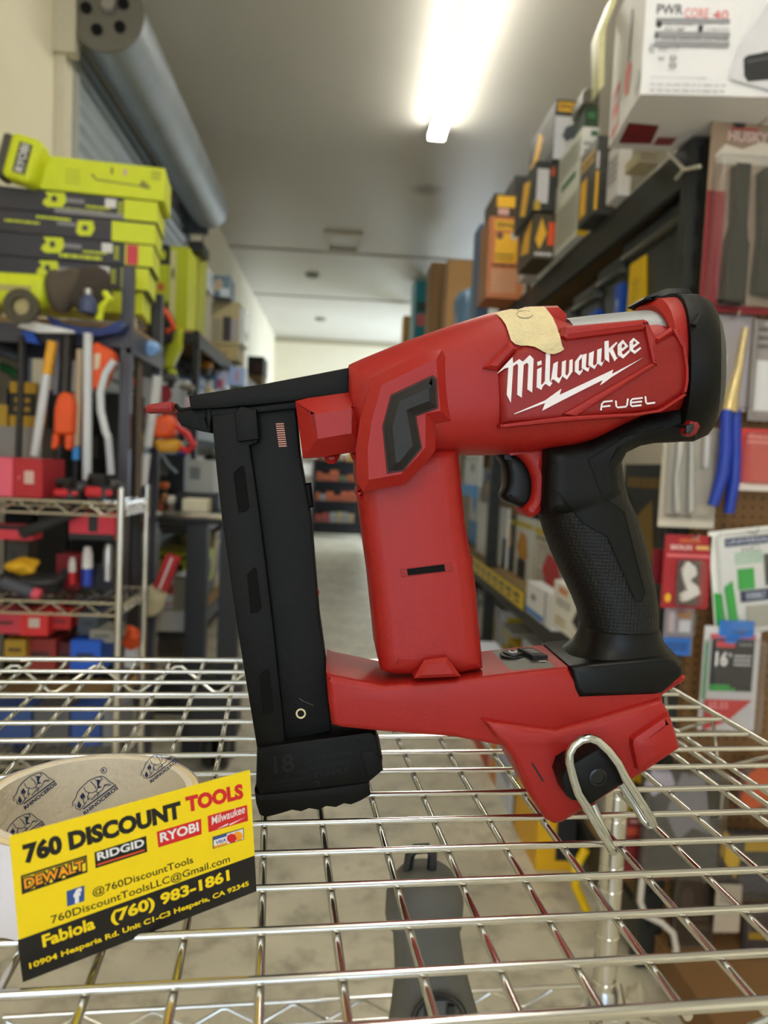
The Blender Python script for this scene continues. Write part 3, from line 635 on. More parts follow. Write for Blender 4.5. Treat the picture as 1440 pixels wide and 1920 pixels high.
# black grip
mb = MB(); puff(mb, densify([(1020, 842), (1055, 836), (1098, 830), (1143, 807), (1192, 780), (1237, 773), (1262, 755), (1287, 738), (1306, 800), (1300, 827), (1252, 828), (1236, 829), (1200, 836), (1172, 850), (1158, 878), (1160, 905), (1166, 925), (1130, 960), (1022, 966), (1017, 948), (1019, 900)], 30), .0235, .008, m_blk, 4); solid(mb); mb.build('grip_neck', gun)
m_tex = bpy.data.materials.new('textured_grip_rubber'); m_tex.use_nodes = True; n = m_tex.node_tree; b = n.nodes['Principled BSDF']; L = n.links.new
b.inputs['Base Color'].default_value = (*rgb('#0d0d0c'), 1); b.inputs['Roughness'].default_value = .5
tc = n.nodes.new('ShaderNodeTexCoord'); vo = n.nodes.new('ShaderNodeTexVoronoi'); vo.inputs['Scale'].default_value = 560; vo.inputs['Randomness'].default_value = .25
bp = n.nodes.new('ShaderNodeBump'); bp.inputs['Strength'].default_value = .5; bp.inputs['Distance'].default_value = .0006; b.inputs['Specular IOR Level'].default_value = .3; L(tc.outputs['Object'], vo.inputs['Vector']); L(vo.outputs['Distance'], bp.inputs['Height']); L(bp.outputs[0], b.inputs['Normal'])
mb = MB(); loft_v(mb, [(868, 1022, 1156, .0225), (905, 1018, 1161, .0228), (935, 1015, 1170, .0226), (968, 1014, 1187, .0222), (1000, 1023, 1198, .0216), (1035, 1036, 1208, .0208), (1070, 1052, 1216, .02), (1095, 1064, 1221, .02), (1120, 1076, 1224, .02), (1145, 1086, 1226, .02), (1174, 1093, 1226, .02)], m_tex, 2.4); solid(mb); grip = mb.build('handle_grip', gun)
mb = MB(); loft_v(mb, [(1172, 1093.5, 1225.5, .0197), (1174, 1092.5, 1227, .0206), (1184, 1091, 1229, .0206), (1194, 1088, 1233, .021), (1204, 1082, 1240, .0218), (1213, 1073, 1249, .0228), (1221, 1062, 1258, .0238), (1229, 1050, 1266, .0246)], M('#0c0c0b', .36, 0, .04, 50), 2.6)
puff(mb, [(1066, 1247), (1110, 1242), (1180, 1236), (1240, 1231), (1262, 1236), (1277, 1249), (1279, 1263), (1240, 1298), (1220, 1301), (1084, 1306), (1076, 1290)], .0262, .003, M('#0c0c0b', .36, 0, .04, 50), 3); solid(mb); mb.build('grip_base', gun)
# trigger
mb = MB(); puff(mb, spline([(1021, 836), (1019, 900), (1018, 945), (1009, 964), (993, 970), (979, 958), (983, 948), (994, 932), (996, 900), (984, 870), (964, 853), (940, 846), (960, 836)], 3), .0125, .0045, m_red, 3); solid(mb); mb.build('trigger_guard', gun)
mb = MB(); puff(mb, spline([(934, 850), (944, 868), (949, 890), (948, 910), (941, 927), (945, 938), (960, 945), (983, 952), (997, 940), (1000, 900), (984, 866), (960, 848)], 3), .0085, .004, M('#0c0c0d', .38), 3); mb.build('trigger', gun)
# front arm, nose and magazine
mb = MB(); puff(mb, [(354, 742), (400, 735), (500, 719), (600, 700), (656, 689), (662, 738), (560, 752), (468, 762), (400, 767), (358, 768)], .0155, .0015, m_mag, 2); arm = mb.build('front_arm', gun)
mb = MB(); puff(mb, [(331, 774), (356, 769), (398, 760), (398, 782), (385, 785), (394, 811), (366, 806), (341, 799), (333, 786)], .0095, .001, m_mag, 2); puff(mb, [(385, 766), (397, 761), (400, 781), (395, 812), (391, 811), (386, 785)], .013, .001, m_mag, 1); mb.build('nose_piece', gun)
mb = MB(); puff(mb, [(272, 763), (280, 758), (321, 752), (325, 757), (326, 770), (322, 773), (276, 774)], .0055, .0018, m_red2, 2); tip = mb.build('contact_tip', gun)
mb = MB(); mb.tube([gp(320, 762, 0), gp(331, 761, 0), gp(337, 768, 0), gp(346, 769, 0), gp(372, 765, 0)], .0012, m_mag, 8); mb.build('contact_wire', tip)
mb = MB(); puff(mb, [(465, 765), (553, 757), (562, 854), (583, 972), (598, 1156), (611, 1250), (620, 1370), (515, 1395), (490, 1165), (470, 962)], .0105, .001, m_mag, 2); mag = mb.build('magazine', gun)
mb = MB(); puff(mb, [(394, 766), (470, 762), (560, 752), (556, 766), (470, 776), (397, 785)], .0135, .001, m_mag, 2); mb.build('magazine_head', mag)
mb = MB(); puff(mb, [(397, 779), (478, 770), (484, 830), (469, 836), (487, 962), (512, 1165), (536, 1393), (482, 1402), (442, 1160), (416, 972), (406, 880)], .0142, .0012, m_mag, 2); rail = mb.build('magazine_rail', mag)
m_hole = M('#050505', .9)
for pl in ([(437, 887), (451, 873), (458, 875), (468, 951), (461, 960), (447, 962)], [(463, 1076), (477, 1063), (482, 1068), (491, 1141), (483, 1149), (470, 1151)], [(486, 1267), (498, 1254), (505, 1256), (513, 1329), (507, 1338), (493, 1340)]):
    mb = MB(); puff(mb, pl, .01445, .0002, m_hole, 1, back=.0135); mb.build('rail_slot', rail)
mb = MB(); puff(mb, [(439, 774), (452, 762), (481, 768), (486, 824), (446, 829)], .0185, .0012, m_mag, 2, back=.01); mb.build('magazine_latch', mag)
mb = MB()
for i in range(11):
    y = 794+i*4.15; x = 517+i*.55; mb.add([gp(*p, .0107) for p in ((x, y), (x+15, y-.6), (x+15.2, y+1.6), (x+.2, y+2.2))], [(0, 1, 2, 3)], M('#c98a78', .5))
part(mb.build('warning_stripes', mag), 'pale pink hatched stripes')
mb = MB(); puff(mb, [(566, 907), (583, 905), (588, 951), (572, 954)], .004, .001, m_mag, 1); mb.build('magazine_tab', mag)
mb = MB(); puff(mb, [(590, 1102), (598, 1110), (598, 1116), (592, 1117)], .004, .0008, m_red, 1); mb.build('magazine_tab', mag)
mb = MB(); mb.tube([gp(564+8*math.cos(i*.2618), 1338+8*math.sin(i*.2618), .0106) for i in range(24)], .00045, M('#e8dcb0', .4), 6, True); part(mb.build('rivet_ring', mag), 'pale ring')
mb = MB(); mb.tube([gp(u, v, .0105) for u, v in ((561, 1309), (567, 1314), (577, 1318), (588, 1323))], .00012, M('#77746c', .5), 4); part(mb.build('scratch', mag), 'thin pale scratch')
mb = MB(); puff(mb, [(482, 1400), (560, 1388), (694, 1370), (705, 1377), (713, 1412), (717, 1420), (716, 1445), (690, 1467), (600, 1478), (486, 1490), (480, 1470)], .0165, .0018, m_mag, 2); mbs = mb.build('magazine_base', gun)
mb = MB(); puff(mb, [(674, 1408), (700, 1404), (716, 1421), (715, 1446), (690, 1467), (682, 1440)], .0172, .0015, M('#020202', .6), 2, back=.008)
for i in range(5): puff(mb, [(703+i*2.4, 1384+i*13), (707+i*2.4, 1383+i*13), (709+i*2.4, 1393+i*13), (705+i*2.4, 1394+i*13)], .014, .0008, m_mag, 1)
mb.build('release_lever', mbs)
mb = MB(); puff(mb, [(477, 1480), (486, 1487), (600, 1476), (689, 1464), (695, 1490), (676, 1501), (658, 1508), (645, 1506), (630, 1513), (612, 1511), (598, 1518), (580, 1515), (565, 1521), (548, 1518), (529, 1524), (498, 1532), (487, 1527), (480, 1505)], .0172, .002, M('#030303', .6), 2); mb.build('rubber_foot', mbs)
mb = MB(); m_eng = M('#131314', .45)
def gtext(s, bl, br, tl, t, m, bold=.02):
    o = gp(*bl, t); a = gp(*br, t)-o; b_ = gp(*tl, t)-o; vs, fs = text_mesh(s, bold); mb.add([o+a*x+b_*y for x, y in vs], fs, m)
gtext('NARROW', (580, 1427), (662, 1415), (579, 1418), .01665, m_eng); gtext('CROWN', (583, 1443), (656, 1432), (582, 1433), .01665, m_eng); gtext('STAPLE', (587, 1459), (655, 1448), (586, 1449), .01665, m_eng)
gtext('18', (514, 1452), (552, 1446), (512, 1418), .01665, m_eng); gtext('GA', (557, 1451), (574, 1448), (556, 1443), .01665, m_eng); gtext('NARROW CROWN', (509, 1471), (576, 1462), (508, 1466), .01665, m_eng); gtext('STAPLE', (530, 1476), (560, 1472), (529, 1471), .01665, m_eng)
vs, fs = ribbon2d([(500, 1420), (577, 1408), (580, 1466), (507, 1478)], .9, True); mb.add([gp(*p, .01665) for p in vs], fs, m_eng); part(mb.build('embossed_text', mbs), 'black on black embossed lettering')
for u, v in ((665, 1393), (594, 1469)):
    mb = MB(); mb.tube([gp(u+4.5*math.cos(i*.4488), v+4.5*math.sin(i*.4488), .0166) for i in range(14)], .0003, m_eng, 5, True); mb.build('base_screw', mbs)
# wire belt hook
hk = MB(); m_hook = M('#c9ccca', .18, 1.0, .04, 80)
def hpath(l): return [gp(u, v, t) for u, v, t in l]
hk.tube(hpath([(1110, 1508, .034), (1128, 1550, .036), (1145, 1588, .0385), (1150, 1596, .0415), (1146, 1592, .0445), (1140, 1580, .045), (1110, 1530, .046), (1084, 1487, .047), (1076, 1462, .0472), (1068, 1430, .0475), (1068, 1412, .0475), (1076, 1398, .0475), (1090, 1387, .0475), (1106, 1384, .0475), (1120, 1389, .0475), (1140, 1407, .0475), (1158, 1430, .047), (1172, 1458, .0465), (1200, 1502, .045), (1221, 1535, .044), (1224, 1545, .0415), (1216, 1546, .039), (1205, 1535, .037), (1185, 1500, .035), (1164, 1468, .034)]),   .0021, m_hook, 12)
hook = hk.build('belt_hook', gun)
mb = MB(); puff(mb, [(1049, 1457), (1056, 1436), (1114, 1401), (1122, 1400), (1146, 1416), (1163, 1438), (1172, 1461), (1165, 1468), (1106, 1507), (1070, 1499), (1060, 1490)], .0435, .003, m_blk, 2, back=.02); hm = mb.build('hook_mount', hook)
mb = MB(); mb.lathe([(.001, .0), (.0043, 0), (.0043, .0004), (.0032, .0006), (.003, -.0006), (.0001, -.0006)], gp(1121, 1457, .0437), M('#0a0a0a', .25), 16, -GD); mb.build('mount_screw', hm)
# decals laid on the shells
_v = []; _f = []
for vs, fs in SOLID:
    o = len(_v); _v += vs; _f += [tuple(i+o for i in f) for f in fs]
BVH = BVHTree.FromPolygons(_v, _f)
def lay(u, v, e=.0004):
    for k in range(14):
        d = ray(u, v+k*1.5).normalized(); h_ = BVH.ray_cast(CAM, d)
        if h_[0] is not None: return h_[0]-d*e
    return gp(u, v, .02)
def decal(mb, pts, m, e=.0004, step=8): vs, fs = fill(pts, step); mb.add([lay(u, v, e) for u, v in vs], fs, m)
mb = MB(); decal(mb, [(1046, 922), (1060, 940), (1093, 982), (1138, 1005), (1192, 1126), (1202, 1128), (1209, 1112), (1170, 960), (1129, 931), (1103, 866), (1080, 860), (1034, 872), (1030, 900)], M('#0b0b0b', .55, 0, .04, 50), .0005, 7); gpn = mb.build('grip_panel', grip)
mb = MB()
for pl in ([(1046, 922), (1093, 982), (1138, 1005), (1192, 1126), (1202, 1128), (1209, 1112), (1170, 960), (1129, 931), (1103, 862), (1135, 842), (1170, 818), (1246, 800)],):
    vs, fs = ribbon2d(densify(pl, 8)[:-29] if False else [p for i in range(len(pl)-1) for p in [(pl[i][0]+(pl[i+1][0]-pl[i][0])*j/8, pl[i][1]+(pl[i+1][1]-pl[i][1])*j/8) for j in range(8)]]+[pl[-1]], 2.0); mb.add([lay(*p, .0007) for p in vs], fs, M('#060606', .8))
mb.build('panel_seam', grip)
mt = MB(); m_tape = M('#d8c69a', .75, 0, .10, 160, .5, 700)
decal(mt, [(930, 588), (955, 579), (985, 573.5), (1014, 571), (1024, 578), (1036, 594), (1044, 612), (1050, 630), (1054, 648), (1058, 655), (1050, 660), (1039, 664), (1028, 663), (1018, 659), (1010, 654), (1002, 650), (990, 648), (976, 648), (966, 645), (958, 638), (953, 622), (948, 608), (940, 597)], m_tape, .0014, 5)
tape = mt.build('masking_tape', gun); part(tape, 'strip of torn beige masking tape with a penned circle')
mb = MB(); vs, fs = ribbon2d([(986+15*math.cos(i*.3)-2, 589+7*math.sin(i*.3)) for i in range(19)], 1.3); mb.add([lay(*p, .0018) for p in vs], fs, M('#8a8170', .8)); mb.build('pen_mark', tape)
# control panel on top of the base
def top(u, v, e=.0003): p = lay(u, v, 0); return p+V((0, 0, e))
mb = MB(); decal(mb, [(921, 1219), (1000, 1217), (1010, 1222), (1039, 1249), (1034, 1252), (960, 1256), (952, 1252)], M('#5d5a52', .45, .2, .08, 200), .0003, 9); cp = mb.build('control_panel', bas)
mb = MB(); c_ = top(961, 1230, .0002); mb.lathe([(.0068, 0), (.0068, .0007), (.0052, .0012), (.005, .002), (.001, .0022)], c_, M('#161616', .35), 24)
mb.tube([c_+V((.0022*math.cos(i*.5+2.2), .0022*math.sin(i*.5+2.2), .0023)) for i in range(11)], .0003, WHT, 5); mb.build('power_button', cp)
mb = MB(); a = top(984, 1222, 0); b_ = top(1013, 1237, 0); dd = (b_-a).normalized(); ss = V((dd.y, -dd.x, 0))*.0042
mb.prism([a-ss, a+ss, b_+ss, b_-ss], (0, 0, .0022), m_ins)
for k_ in range(4): q = a.lerp(b_, .25+.13*k_)+V((0, 0, .0024)); mb.add([q-ss*.6, q+ss*.6, q+ss*.6+dd*.0006, q-ss*.6+dd*.0006], [(0, 1, 2, 3)], WHT)
mb.build('mode_slider', cp)
mb = MB()
for u, v in ((947, 1222), (973, 1221), (999, 1244)):
    vs, fs = ribbon2d([(u-6, v-2), (u+4, v-2.6), (u+7, v+2), (u-3, v+2.6)], 1.0, True); mb.add([top(*p, .0006) for p in vs], fs, BLK)
for u, v in ((988, 1219), (1016, 1242)): mb.add([top(*p, .0006) for p in ((u-7, v-1), (u+6, v-1.6), (u+8, v+.6), (u-5, v+1.2))], [(0, 1, 2, 3)], M('#b9b5aa', .5))
mb.build('panel_symbols', cp)
# ------------------------------------------------------------------ the shop: left side
def rack_part(root, name, a, b, m): mb = MB(); mb.box(a, b, m); return mb.build(name, root)
ORD = ['first', 'second', 'third', 'fourth', 'fifth', 'sixth', 'seventh', 'eighth', 'ninth', 'tenth', 'eleventh', 'twelfth', 'thirteenth', 'fourteenth', 'fifteenth', 'sixteenth']
m_rk = M('#3c3c44', .45, .3); m_rkb = M('#2a2a2b', .5, .1)
def steel_rack(label, x0, x1, y0, y1, shelves, ztop, m=m_rk, extra=(), board=BRN, pw=.04, beams=True, name='shelving_rack'):
    t = thing(name, label, 'shelving', ((x0+x1)/2, (y0+y1)/2, 0))
    for yy in [y0, y1-pw]+list(extra):
        for xx in (x0, x1-pw): rack_part(t, 'upright', (xx, yy, 0), (xx+pw, yy+pw, ztop), m)
    for z in shelves:
        rack_part(t, 'shelf_board', (x0+.01, y0+.01, z-.02), (x1-.01, y1-.01, z), board)
        if beams:
            for xx in (x0-.002, x1-.018): rack_part(t, 'beam', (xx, y0, z-.11), (xx+.02, y1, z-.0205), m)
            for yy in (y0-.002, y1-.018): rack_part(t, 'beam', (x0, yy, z-.09), (x1, yy+.02, z-.021), m)
    return t
# rack with yard tools and the yellow cartons on its top shelf
zA = atY(150, 600, 2.840).z
pA = atY(233, 700, 2.840).x
steel_rack('dark steel rack against the left wall under the stacked trimmer cartons', -1.385, pA+.02, 2.848, 3.335, (zA, .45), atY(233, 498, 2.840).z, M('#55545e', .4, .4), pw=.038)
DY = M('#dfe92a', .5); DK = M('#3b3840', .5); DG2 = M('#8b8890', .5)
def trimmer_carton(i, v0, v1, ur, base, pr, lab, kind, ul=-40, yo=0.0):
    Y = 2.928+yo; xr = atY(ur, (v0+v1)/2+8, Y+.07).x; xl = atY(ul, (v0+v1)/2, Y).x; w_ = min(xr-xl, .80)
    z0 = atY(ur, v1, Y+.07).z; z1 = atY(ur, v0, Y+.07).z
    xc = xr-w_/2*math.cos(.12)-.10*math.sin(.12)*0; yc = Y+.07-w_/2*math.sin(.12)+.11
    return carton('trimmer_carton', lab, 'box', (xc-w_/2, xc+w_/2, yc-.11, yc+.11, z0+.0008, z1-.0008), base, {'r': DY}, pr, rz=math.degrees(.12))
def dpr(f=0, x0=.3, fade=False):
    P = [('r', 'f', .80 if not f else .83, .02, 1, .98, DY), ('p', 'f', x0, .25, x0+.14, .98, DY, [(0,.2),(.2,0),(.8,.05),(1,.5),(.9,1),(.1,.95),(.25,.6),(.1,.5)]), ('c', 'f', x0+.05, .5, x0+.085, .8, DK),
         ('r', 'f', x0+.135, .55, x0+.24, .75, DG2), ('n', 'f', x0+.11, .06, x0+.36, .36, DY, 1, 5+int(x0*10)), ('n', 'f', .58, .36, .72, .56, DY, 1, 9), ('r', 'f', .69, .5, .755, .92, WHT), ('n', 'f', .765, .2, .795, .85, DY, 4, 3)]
    if fade: P.append(('r', 'f', .40, .0, .80, .25, DG2))
    return P
trimmer_carton(0, 315, 377, 302, DY, [('p', 'f', .45, .3, .9, .6, M('#8a8a3a', .5), [(0,.9),(.05,1),(.1,.55),(.8,.35),(.85,.9),(.95,.5),(1,.1),(.9,.05),(.8,.2),(.1,.35)]), ('r', 'f', .60, .65, .615, .85, M('#5a5a30', .5)), ('r', 'f', .69, .66, .72, .84, M('#d9b9a8', .5)), ('n', 'f', .27, .2, .38, .7, M('#c3cc34', .5), 4), ('n', 'f', .90, .6, .97, .9, M('#9aa038', .5), 3)], 'bright yellow trimmer carton lying on top of the carton stack', 0, 40)
trimmer_carton(1, 378, 418, 289, DK, dpr(0, .33, True), 'black and yellow trimmer carton directly under the all yellow carton', 1)
trimmer_carton(2, 419, 459, 284, DK, [('r', 'f', .74, .0, 1, .95, DY), ('p', 'f', .53, .1, .64, .85, DY, [(0,.2),(.2,0),(.8,.05),(1,.5),(.9,1),(.1,.95)]), ('c', 'f', .565, .35, .60, .62, DK), ('r', 'f', .42, .5, .53, .68, DG2), ('n', 'f', .3, .68, .5, .92, DY, 1, 4), ('n', 'f', .12, .4, .32, .6, DY, 1, 8)], 'black trimmer carton turned the other way, third from the top', 2)
trimmer_carton(3, 460, 502, 280, DK, dpr(1, .33)+[('r', 'f', .84, .05, .91, .95, M('#d8434e', .5))], 'black trimmer carton with red tab, fourth from the top of the stack', 3)
trimmer_carton(4, 503, 546, 272, DK, dpr(1, .31), 'black trimmer carton, lowest dark one of the stack', 4)
trimmer_carton(5, 547, 590, 262, DY, [('n', 'f', .2, .3, .8, .7, DK, 2)], 'yellow trimmer carton at the bottom of the stack', 5, yo=.02)
# battery charger on the top carton
x0, x1, z0, z1 = ff(12, 268, 62, 345, 2.880)
t = thing('battery_box', 'yellow and black rounded battery box resting on the left end of the top carton', 'battery box', ((x0+x1)/2, 2.912, z0))
Rm = Matrix.Translation(((x0+x1)/2, 2.912, z0+.09)) @ Matrix.Rotation(math.radians(14), 4, 'Y')
mb = MB(); mb.box((-.045, -.05, -.08), (.065, .05, .085), DY, Rm); mb.build('case', t, bevel=.02, seg=3)
mb = MB(); mb.box((-.075, -.045, -.085), (-.04, .05, .075), M('#4d4a44', .5), Rm); mb.build('black_side', t, bevel=.012)
mb = MB(); mb.box((-.005, -.0535, -.055), (.040, -.0505, .055), DK, Rm); vs, fs = text_mesh('RYOBI', .03); mb.add([Rm @ V((.033-.03*y, -.0545, -.05+.1*x)) for x, y in vs], fs, WHT); mb.build('name_plate', t)
# things lying along the rack shelf
x0, x1, z0, z1 = ff(-30, 515, 108, 600, 2.760)
t = thing('leaf_blower', 'yellow leaf blower body with dark round intake at the left edge of the shelf', 'blower', ((x0+x1)/2, 2.760, zA+.0005))
mb = MB(); mb.box((x0, 2.704, zA+.02), (x1-.02, 2.824, z1), DY); mb.build('body', t, bevel=.035, seg=3)
c_ = atY(45, 577, 2.696); mb = MB(); mb.lathe([(.03, 0), (.055, 0), (.06, .03), (.03, .03)], c_, M('#4c4636', .6), 22, (0, -1, 0), loop=True); mb.lathe([(.0005, .0), (.03, .0), (.03, .012), (.0005, .016)], c_, M('#b9ab7c', .6), 18, (0, -1, 0)); mb.build('intake_ring', t)
mb = MB(); mb.box((x0+.04, 2.698, z1-.07), (x1-.07, 2.703, z1-.05), M('#b7b06a', .5)); mb.build('name_strip', t)
def lump(name, label, cat, u, v, Y, rx, ry, rz, m, seed=1, flatten=0.0, base=None):
    rr = random.Random(seed); bm = bmesh.new(); bmesh.ops.create_icosphere(bm, subdivisions=3, radius=1)
    ph = [(rr.uniform(1.5, 4), rr.uniform(0, 6), V((rr.uniform(-1, 1), rr.uniform(-1, 1), rr.uniform(-1, 1)))) for _ in range(5)]
    for vv in bm.verts:
        d = sum(math.sin(f*vv.co.dot(k)*2+p) for f, p, k in ph)*.07; vv.co *= 1+d
    c_ = atY(u, v, Y); mb = MB(); mb.add([c_+V((p.co.x*rx, p.co.y*ry, p.co.z*rz)) for p in bm.verts], [tuple(q.index for q in f.verts) for f in bm.faces], m); bm.free()
    zb_ = min(p.z for p in mb.v)
    if base is not None: mb.v = [p+V((0, 0, base-zb_)) for p in mb.v]; c_ = V((c_.x, c_.y, base))
    o = mb.build(name, None, c_, smooth=80)
    return tag(o, label, cat) if label else o
lump('work_glove', 'crumpled brown work glove lying on the rack shelf beside the yellow blower', 'glove', 118, 567, 2.736, .07, .06, .075, M('#5b5146', .9), 3, base=zA+.0005)
lump('work_glove', 'dark brown glove heaped next to the first glove near the rack post', 'glove', 168, 560, 2.744, .085, .06, .085, M('#463d36', .9), 8, base=zA+.0005)
t = thing('spray_bottle', 'small blue bottle with a silver cap on the rack shelf', 'bottle', (atY(165, 600, 2.688).x, 2.688, zA+.0005))
p = t.location; mb = MB(); mb.lathe([(.001, 0), (.03, 0), (.03, .04), (.018, .055), (.018, .06), (.001, .06)], p, M('#4a5478', .4), 18); mb.build('body', t); mb = MB(); mb.lathe([(.016, .06), (.016, .08), (.001, .082)], p, STL, 16); mb.build('cap', t)
mb = MB(); q = [(185, 600), (190, 575), (205, 560), (190, 542)]; mb.tube([atY(u, v, 2.720) for u, v in q], .014, DY, 8); tag(mb.build('pry_bar', None, atY(185, 600, 2.720)), 'bent bright yellow handle sticking up by the rack post', 'handle')
# blue tray hanging at the shelf front
tr_ = thing('shelf_tray', 'dark blue sagging plastic tray under the shelf with a white strip', 'tray', atY(160, 620, 2.800))
mb = MB(); pts = [(85, 588), (120, 607), (160, 614), (190, 616), (225, 600), (232, 604), (222, 622), (180, 630), (140, 626), (100, 612)]; mb.prism([atY(u, v, 2.768) for u, v in pts], (0, .07, 0), M('#22387e', .4)); mb.build('tray_body', tr_)
mb = MB(); mb.prism([atY(u, v, 2.752) for u, v in ((32, 612), (52, 600), (138, 620), (140, 624), (70, 623))], (0, .02, 0), M('#f2f2f6', .3)); mb.build('white_strip', tr_)
mb = MB(); mb.prism([atY(u, v, 2.776) for u, v in ((40, 620), (62, 622), (72, 645), (50, 640))], (0, .03, 0), BLU); mb.build('blue_clip', tr_)
# hanging poles and tools
def rod(name, label, cat, segs, Y, group=None):
    t = thing(name, label, cat, atY(*segs[0][1][-1], Y), group)
    for nm, pts, r, m in segs:
        mb = MB(); mb.tube([atY(u, v, Y) for u, v in pts], r, m, 10); mb.build(nm, t)
    return t
Wp = M('#d9dde4', .35); TAN = M('#b9a48c', .5)
rod('hoe', 'white pole with a yellow top leaning under the left rack shelf', 'pole', [('shaft', [(88, 700), (78, 770), (65, 855)], .0165, Wp), ('yellow_grip', [(98, 640), (93, 670), (88, 702)], .018, M('#f0ad30', .45))], 2.760)
rod('broom_handle', 'tan pole with a blue collar hanging beside the orange trimmer head', 'pole', [('shaft', [(150, 655), (147, 740), (144, 836)], .013, TAN), ('blue_collar', [(143, 838), (142, 862)], .014, LBLU), ('lower_shaft', [(142, 862), (139, 950)], .009, BLK)], 2.776)
rod('closet_pole', 'straight white pole standing left of the orange hedge trimmer', 'pole', [('shaft', [(165, 625), (164, 760), (163, 900)], .0165, Wp)], 2.768)
rod('curved_handle', 'bent white handle in front of the grey rack post', 'pole', [('shaft', [(214, 676), (198, 700), (188, 735), (189, 770), (198, 810), (203, 820)], .0135, Wp), ('lower_rod', [(203, 820), (206, 860), (208, 890)], .013, M('#c6c8d4', .35))], 2.752)
rod('dark_pole', 'black slim pole standing at the far left in front of dark shelving', 'pole', [('shaft', [(41, 630), (38, 760), (34, 862)], .012, M('#2f2a28', .5))], 2.800)
rod('saw_pole', 'dark serrated trimmer blade hanging between yellow top pole and orange head', 'trimmer blade', [('blade', [(126, 630), (124, 690), (121, 738)], .022, M('#2b2523', .5)), ('side_bar', [(108, 640), (104, 740)], .01, M('#77727e', .4))], 2.792)
t = thing('string_trimmer', 'orange string trimmer head hanging point down beside the tan pole', 'trimmer', atY(115, 860, 2.744))
mb = MB(); mb.prism([atY(u, v, 2.728) for u, v in ((106, 740), (118, 734), (132, 736), (138, 760), (136, 815), (98, 815), (100, 765))], (0, .07, 0), ORA); mb.build('housing', t, bevel=.012)
for q in (((98, 812), (110, 815), (107, 838), (99, 845), (95, 838)), ((120, 815), (134, 812), (133, 840), (126, 846), (120, 838))):
    mb = MB(); mb.prism([atY(u, v, 2.736) for u, v in q], (0, .05, 0), ORA); mb.build('guard_leg', t, bevel=.006)
mb = MB(); mb.tube([atY(u, v, 2.760) for u, v in ((112, 835), (106, 880), (104, 920))], .014, BLK, 8); mb.build('shaft', t)
t = thing('hedge_trimmer', 'orange hedge trimmer hanging nose down beside the grey rack post', 'hedge trimmer', atY(190, 740, 2.784))
mb = MB(); mb.prism([atY(u, v, 2.768) for u, v in ((172, 645), (180, 640), (208, 656), (212, 670), (190, 725), (172, 732))], (0, .08, 0), ORA); mb.build('housing', t, bevel=.015)
mb = MB(); mb.prism([atY(u, v, 2.764) for u, v in ((177, 664), (188, 662), (186, 690), (176, 694))], (0, .01, 0), M('#d7cbb0', .5)); mb.build('label_plate', t)
mb = MB(); mb.prism([atY(u, v, 2.776) for u, v in ((176, 732), (188, 730), (188, 775), (180, 780))], (0, .04, 0), BLK); mb.build('blade', t)
rod('plastic_pipe', 'white plastic pipe standing between the grey post and the red tip of the stapler', 'pipe', [('upper_tube', [(295, 705), (286, 770), (276, 838)], .021, M('#dcdad8', .4)), ('lower_tube', [(274, 850), (268, 912)], .019, M('#e6e6ee', .35))], 3.120)
rod('wood_stake', 'thin brown stake leaning right of the grey rack post', 'stake', [('shaft', [(262, 600), (260, 740), (258, 930)], .014, M('#6d6055', .6)), ('white_top', [(240, 580), (252, 600), (262, 628)], .014, M('#d8d2c4', .4))], 3.040)
lump('blue_rag', 'small light blue rag hanging by the brown stake', 'rag', 280, 653, 3.080, .045, .03, .028, M('#8fb9f0', .6), 5)
t = thing('chain_saw', 'orange and yellow battery saw hanging behind the red tip of the stapler', 'saw', atY(300, 845, 3.160))
mb = MB(); mb.prism([atY(u, v, 3.120) for u, v in ((288, 782), (318, 775), (326, 800), (322, 820), (286, 822))], (0, .12, 0), ORA); mb.build('motor_housing', t, bevel=.02)
mb = MB(); mb.prism([atY(u, v, 3.120) for u, v in ((286, 824), (334, 824), (338, 838), (326, 848), (294, 848))], (0, .1, 0), M('#d69a1e', .45)); mb.build('battery', t, bevel=.015)
mb = MB(); mb.tube([atY(u, v, 3.160) for u, v in ((326, 795), (352, 815), (364, 835), (352, 846), (338, 840))], .014, RED, 8); mb.build('handle', t)
mb = MB(); mb.tube([atY(u, v, 3.152) for u, v in ((236, 845), (240, 820), (262, 812), (264, 845), (240, 846))], .016, M('#c59a24', .5), 8, True); mb.build('front_handle', t)
